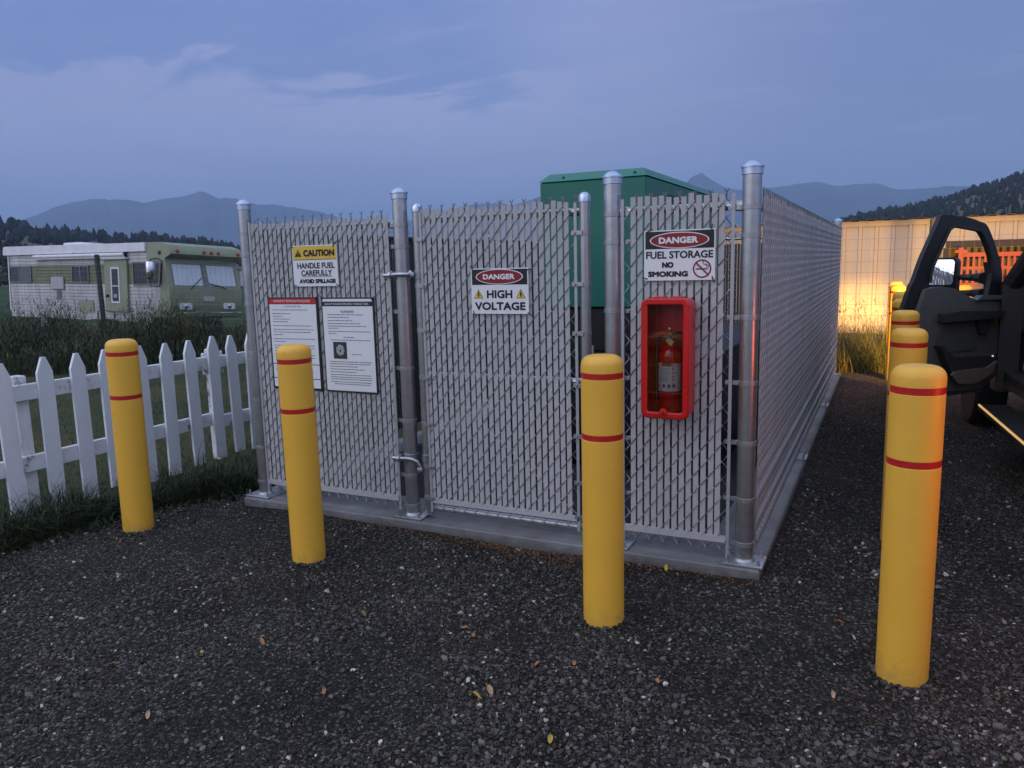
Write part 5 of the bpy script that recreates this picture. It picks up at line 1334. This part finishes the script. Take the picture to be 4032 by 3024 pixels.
m = MB(); m.bevbox(XL-.004, XL+.03, 2.262, 3.30, .56, .60, .004); tb(m, 'door_sill', mat('sill_dark', (.03, .028, .026), .4, .3))
# open driver's door: local x along the door from its hinge, y toward the cabin side
TURN[0] = False
Hh = Vector((1.42, 3.50, 0)); dv = (Vector((.71, 2.62, 0))-Hh).normalized(); nv = Vector((-dv.y, dv.x, 0))
def DM(u, v, e): return Hh + dv*u + nv*e + Vector((0, 0, v))
m = MB(); m.prism([(.03, 1.24), (1.115, 1.215), (1.120, 1.0), (1.06, .70), (.96, .54), (.80, .50), (.12, .50), (.03, .60)], -.085, .0, DM)
door = tb(m, 'door', TRUCKP)
outer = [(.0, 1.241), (-.005, 1.434), (.065, 1.60), (.209, 1.81), (.313, 1.855), (.45, 1.885), (.585, 1.897), (.70, 1.905), (.768, 1.900), (.79, 1.865), (.881, 1.711), (.96, 1.575), (1.03, 1.42), (1.058, 1.385), (1.132, 1.217)]
inner = [(.17, 1.241), (.125, 1.45), (.165, 1.60), (.287, 1.763), (.372, 1.788), (.45, 1.80), (.55, 1.812), (.618, 1.818), (.650, 1.805), (.677, 1.785), (.755, 1.66), (.815, 1.56), (.853, 1.48), (.862, 1.40), (.87, 1.217)]
def smooth_path(P, k=5):
    out = []
    for i in range(len(P)-1):
        p0, p1, p2, p3 = P[max(i-1, 0)], P[i], P[i+1], P[min(i+2, len(P)-1)]
        for j in range(k):
            t = j/k; out.append(tuple(.5*((2*p1[c]) + (p2[c]-p0[c])*t + (2*p0[c]-5*p1[c]+4*p2[c]-p3[c])*t*t + (3*p1[c]-p0[c]-3*p2[c]+p3[c])*t**3) for c in (0, 1)))
    return out + [P[-1]]
seal = inner
outer = smooth_path(outer); inner = smooth_path(inner)
m = MB(); m.ring(outer, inner, -.038, -.002, DM, closed=False); tb(m, 'window_frame', BLK, door)
m = MB(); m.tube([DM(u, v, .004) for u, v in smooth_path(seal[1:-1])], .012, 6); tb(m, 'window_seal', RUB, door)
m = MB(); m.prism([(.05, 1.245), (.22, 1.25), (.40, 1.262), (.52, 1.315), (.62, 1.350), (.74, 1.366), (.86, 1.366), (.94, 1.35), (1.0, 1.22), (1.03, 1.0), (.98, .72), (.90, .56), (.20, .53), (.05, .62)], .001, .035, DM); tb(m, 'trim_panel', TRIM, door)
m = MB(); m.prism([(.13, 1.10), (.795, 1.10), (.80, 1.165), (.62, 1.18), (.10, 1.155)], .036, .105, DM); tb(m, 'armrest', TRIMD, door)
m = MB(); m.prism([(.20, 1.098), (.37, 1.098), (.315, .985), (.255, .97)], .036, .075, DM); tb(m, 'pull_handle', TRIMD, door)
m = MB(); m.prism([(.40, 1.085), (.76, 1.085), (.80, .93), (.78, .86), (.34, .86), (.33, .95)], .036, .048, DM); tb(m, 'map_recess', mat('trim_mid', (.065, .062, .058), .6, 0, .1, 10), door)
m = MB(); m.prism([(.20, .80), (.66, .825), (.78, .92), (.82, .92), (.72, .765), (.68, .70), (.28, .705), (.16, .77)], .036, .095, DM); tb(m, 'map_pocket', TRIMD, door)
m = MB(); m.prism([(.16, .76), (.28, .715), (.66, .715), (.70, .69), (.62, .62), (.42, .60), (.22, .66)], .096, .115, DM); tb(m, 'pocket_lip', mat('trim_tan', (.13, .105, .075), .6, 0, .1, 10), door)
m = MB(); m.prism([(.05, 1.245), (.38, 1.250), (.30, 1.285), (.07, 1.275)], .0, .060, DM); tb(m, 'switch_panel', mat('switch_grey', (.10, .11, .12), .35), door)
m = MB(); m.lathe([(.035, 0), (.03, .012), (.012, .016)], 14, DM(.025+.06, .775, .036), nv); tb(m, 'courtesy_light', CHROME, door)
m = MB(); m.prism([(.10, 1.17), (.135, 1.16), (.13, 1.03), (.10, 1.01), (.075, 1.08)], .036, .046, DM); tb(m, 'door_handle', mat('handle_brass', (.22, .17, .06), .35, .5), door)
# tow mirror beyond the door
mc = Vector((.975, 3.66, 0))
def MM(u, v, e): return mc + Vector((.937, -.35, 0))*u + Vector((-.35, -.937, 0))*e + Vector((0, 0, v))
m = MB(); m.prism(rrect(-.150, .150, 1.180, 1.580, .045), -.07, .0, MM); mir = tb(m, 'mirror', BLK)
def glass_part(z0, z1, name):
    m = MB(); tilt = .16
    lp = rrect(-.130, .128, z0, z1, .03); 
    m.add([MM(u, v, .012 - (v-z0)*tilt + (z1-z0)*tilt) for u, v in lp], [tuple(range(len(lp)))]); tb(m, name, mat('mirror_glass', (.86, .88, .90), .02, 1.0, .0), mir, 0)
glass_part(1.355, 1.565, 'mirror_glass'); glass_part(1.200, 1.330, 'spotter_glass')
m = MB()
for zz in (1.415, 1.285): m.tube([MM(.14, zz, -.04), MM(.26, zz, -.02), DM(.13, zz-.005, -.06)], [.020, .030, .050], 8)
tb(m, 'mirror_arm', BLK, mir)
m = MB(); m.prism([(.0, 1.242), (.13, 1.242), (.125, 1.45), (.15, 1.54), (.02, 1.47)], -.065, -.01, DM); tb(m, 'mirror_mount', BLK, door)

# lamps the truck has: headlight beams, tail lights
def lamp(name, kind, loc, energy, color, **k):
    d = bpy.data.lights.new(name, kind); d.energy = energy; d.color = color
    for a, v in k.items(): setattr(d, a, v)
    o = bpy.data.objects.new(name, d); COL.objects.link(o); o.location = loc; o.parent = tk
    o.location = TKM @ Vector(loc) - tk.location
    return o
for x_ in (XL+.27, XR-.27):
    aim = Vector((-.12 if x_ < 2.5 else .35, YW, -.10)) - TKM @ Vector((x_, 5.80, .97))
    for nm_, en_, sz_, bl_ in (('headlight_low_beam', 6000, 19, 1.0), ('headlight_spill', 1250, 110, 1.0)):
        o = lamp(nm_, 'SPOT', (x_, 5.80, .97), en_, (1.0, .47, .09), spot_size=R(sz_), spot_blend=bl_, shadow_soft_size=.07)
        o.rotation_euler = (aim if sz_ < 60 else Vector((-.12, 1, -.02))).to_track_quat('-Z', 'Y').to_euler()
lamp('tail_light_glow', 'AREA', (XL-.052, YR+.06, 1.06), 2.0, (1.0, .12, .035), shape='RECTANGLE', size=.12, size_y=.36).rotation_euler = (0, R(90), 0)

# ------------------------------------------------------------------ fallen leaves
def leaf(x, y, col, rz, s=1.0, z=None, label=None):
    m = MB(); pts = [(-.5, 0), (-.3, .16), (0, .24), (.3, .15), (.5, 0), (.3, -.13), (0, -.22), (-.3, -.15)]
    zz = (float(grav_h(x, y)) + .012) if z is None else z
    L_ = .042*s
    vs = []
    for u, v in pts: vs.append((u*L_, v*L_, .006*math.sin(u*5)+abs(v)*L_*.5))
    vs.append((0, 0, .001)); vs.append((.68*L_, .03*L_, .004))
    m.add(vs, [(i, (i+1) % 8, 8) for i in range(8)])
    m.tube([(.45*L_, 0, .003), (.72*L_, .05*L_, .004)], .0008, 4)
    o = m.build('fallen_leaf', mat('leaf_'+col, {'yellow': (.42, .30, .045), 'orange': (.36, .15, .05), 'tan': (.40, .25, .14), 'olive': (.14, .13, .03)}[col], .7, 0, .2, 30), None)
    o.location = (x, y, zz); o.rotation_euler = (random.uniform(-.3, .3), random.uniform(-.3, .3), rz)
    tag(o, label or {'yellow': 'small yellow fallen leaf lying on the dark gravel', 'orange': 'small orange-brown fallen leaf lying on the dark gravel', 'tan': 'pale tan fallen leaf or wood chip lying on the gravel', 'olive': 'dull olive fallen leaf lying on the gravel'}[col], 'leaf', 'fallen leaves on the gravel')
for x_, y_, c_, s_ in ((-1.80, -1.505, 'orange', 1), (-1.99, -1.665, 'yellow', .9), (-1.56, -1.096, 'olive', 1.1), (-1.04, -1.05, 'orange', .8), (-.97, -1.097, 'orange', .8), (-.486, -1.127, 'orange', .9), (-.728, -1.514, 'yellow', 1.2), (-.70, -1.461, 'tan', 1.3), (-.375, -1.64, 'yellow', 1.0), (-.331, -1.657, 'orange', .9), (-.14, -1.127, 'orange', .8), (.481, -.958, 'tan', .8), (.474, -.356, 'orange', .8), (-2.26, -1.894, 'orange', .9), (-1.796, -2.093, 'tan', .9), (-.367, -.125, 'yellow', 1.1), (-.30, -.135, 'yellow', .8), (-.21, -.13, 'orange', .9), (.192, -1.5, 'tan', 1), (.215, -.1, 'orange', .9), (-1.283, -1.72, 'orange', .8), (-1.35, -.14, 'orange', .8), (-1.2, -.15, 'tan', .7), (-.62, -1.2, 'orange', .7)):
    leaf(x_, y_, c_, random.uniform(0, 6.28), s_)

# ------------------------------------------------------------------ haze: the evening air between here and the mountains
hm = bpy.data.materials.new('haze_air'); hm.use_nodes = True
hn = hm.node_tree.nodes; hn.clear()
pv = hn.new('ShaderNodeVolumePrincipled'); pv.inputs['Color'].default_value = (.43, .65, 1.0, 1); pv.inputs['Density'].default_value = 2.2e-4; pv.inputs['Anisotropy'].default_value = 0.0
ho = hn.new('ShaderNodeOutputMaterial'); hm.node_tree.links.new(pv.outputs[0], ho.inputs['Volume'])
m = MB(); m.box(-7200, 7200, -7200, 7200, -3, 620)
hz = m.build('haze', hm, None, smooth=0); hz['kind'] = 'stuff'; hz['label'] = 'thin bluish evening haze over the valley'; hz['category'] = 'haze'
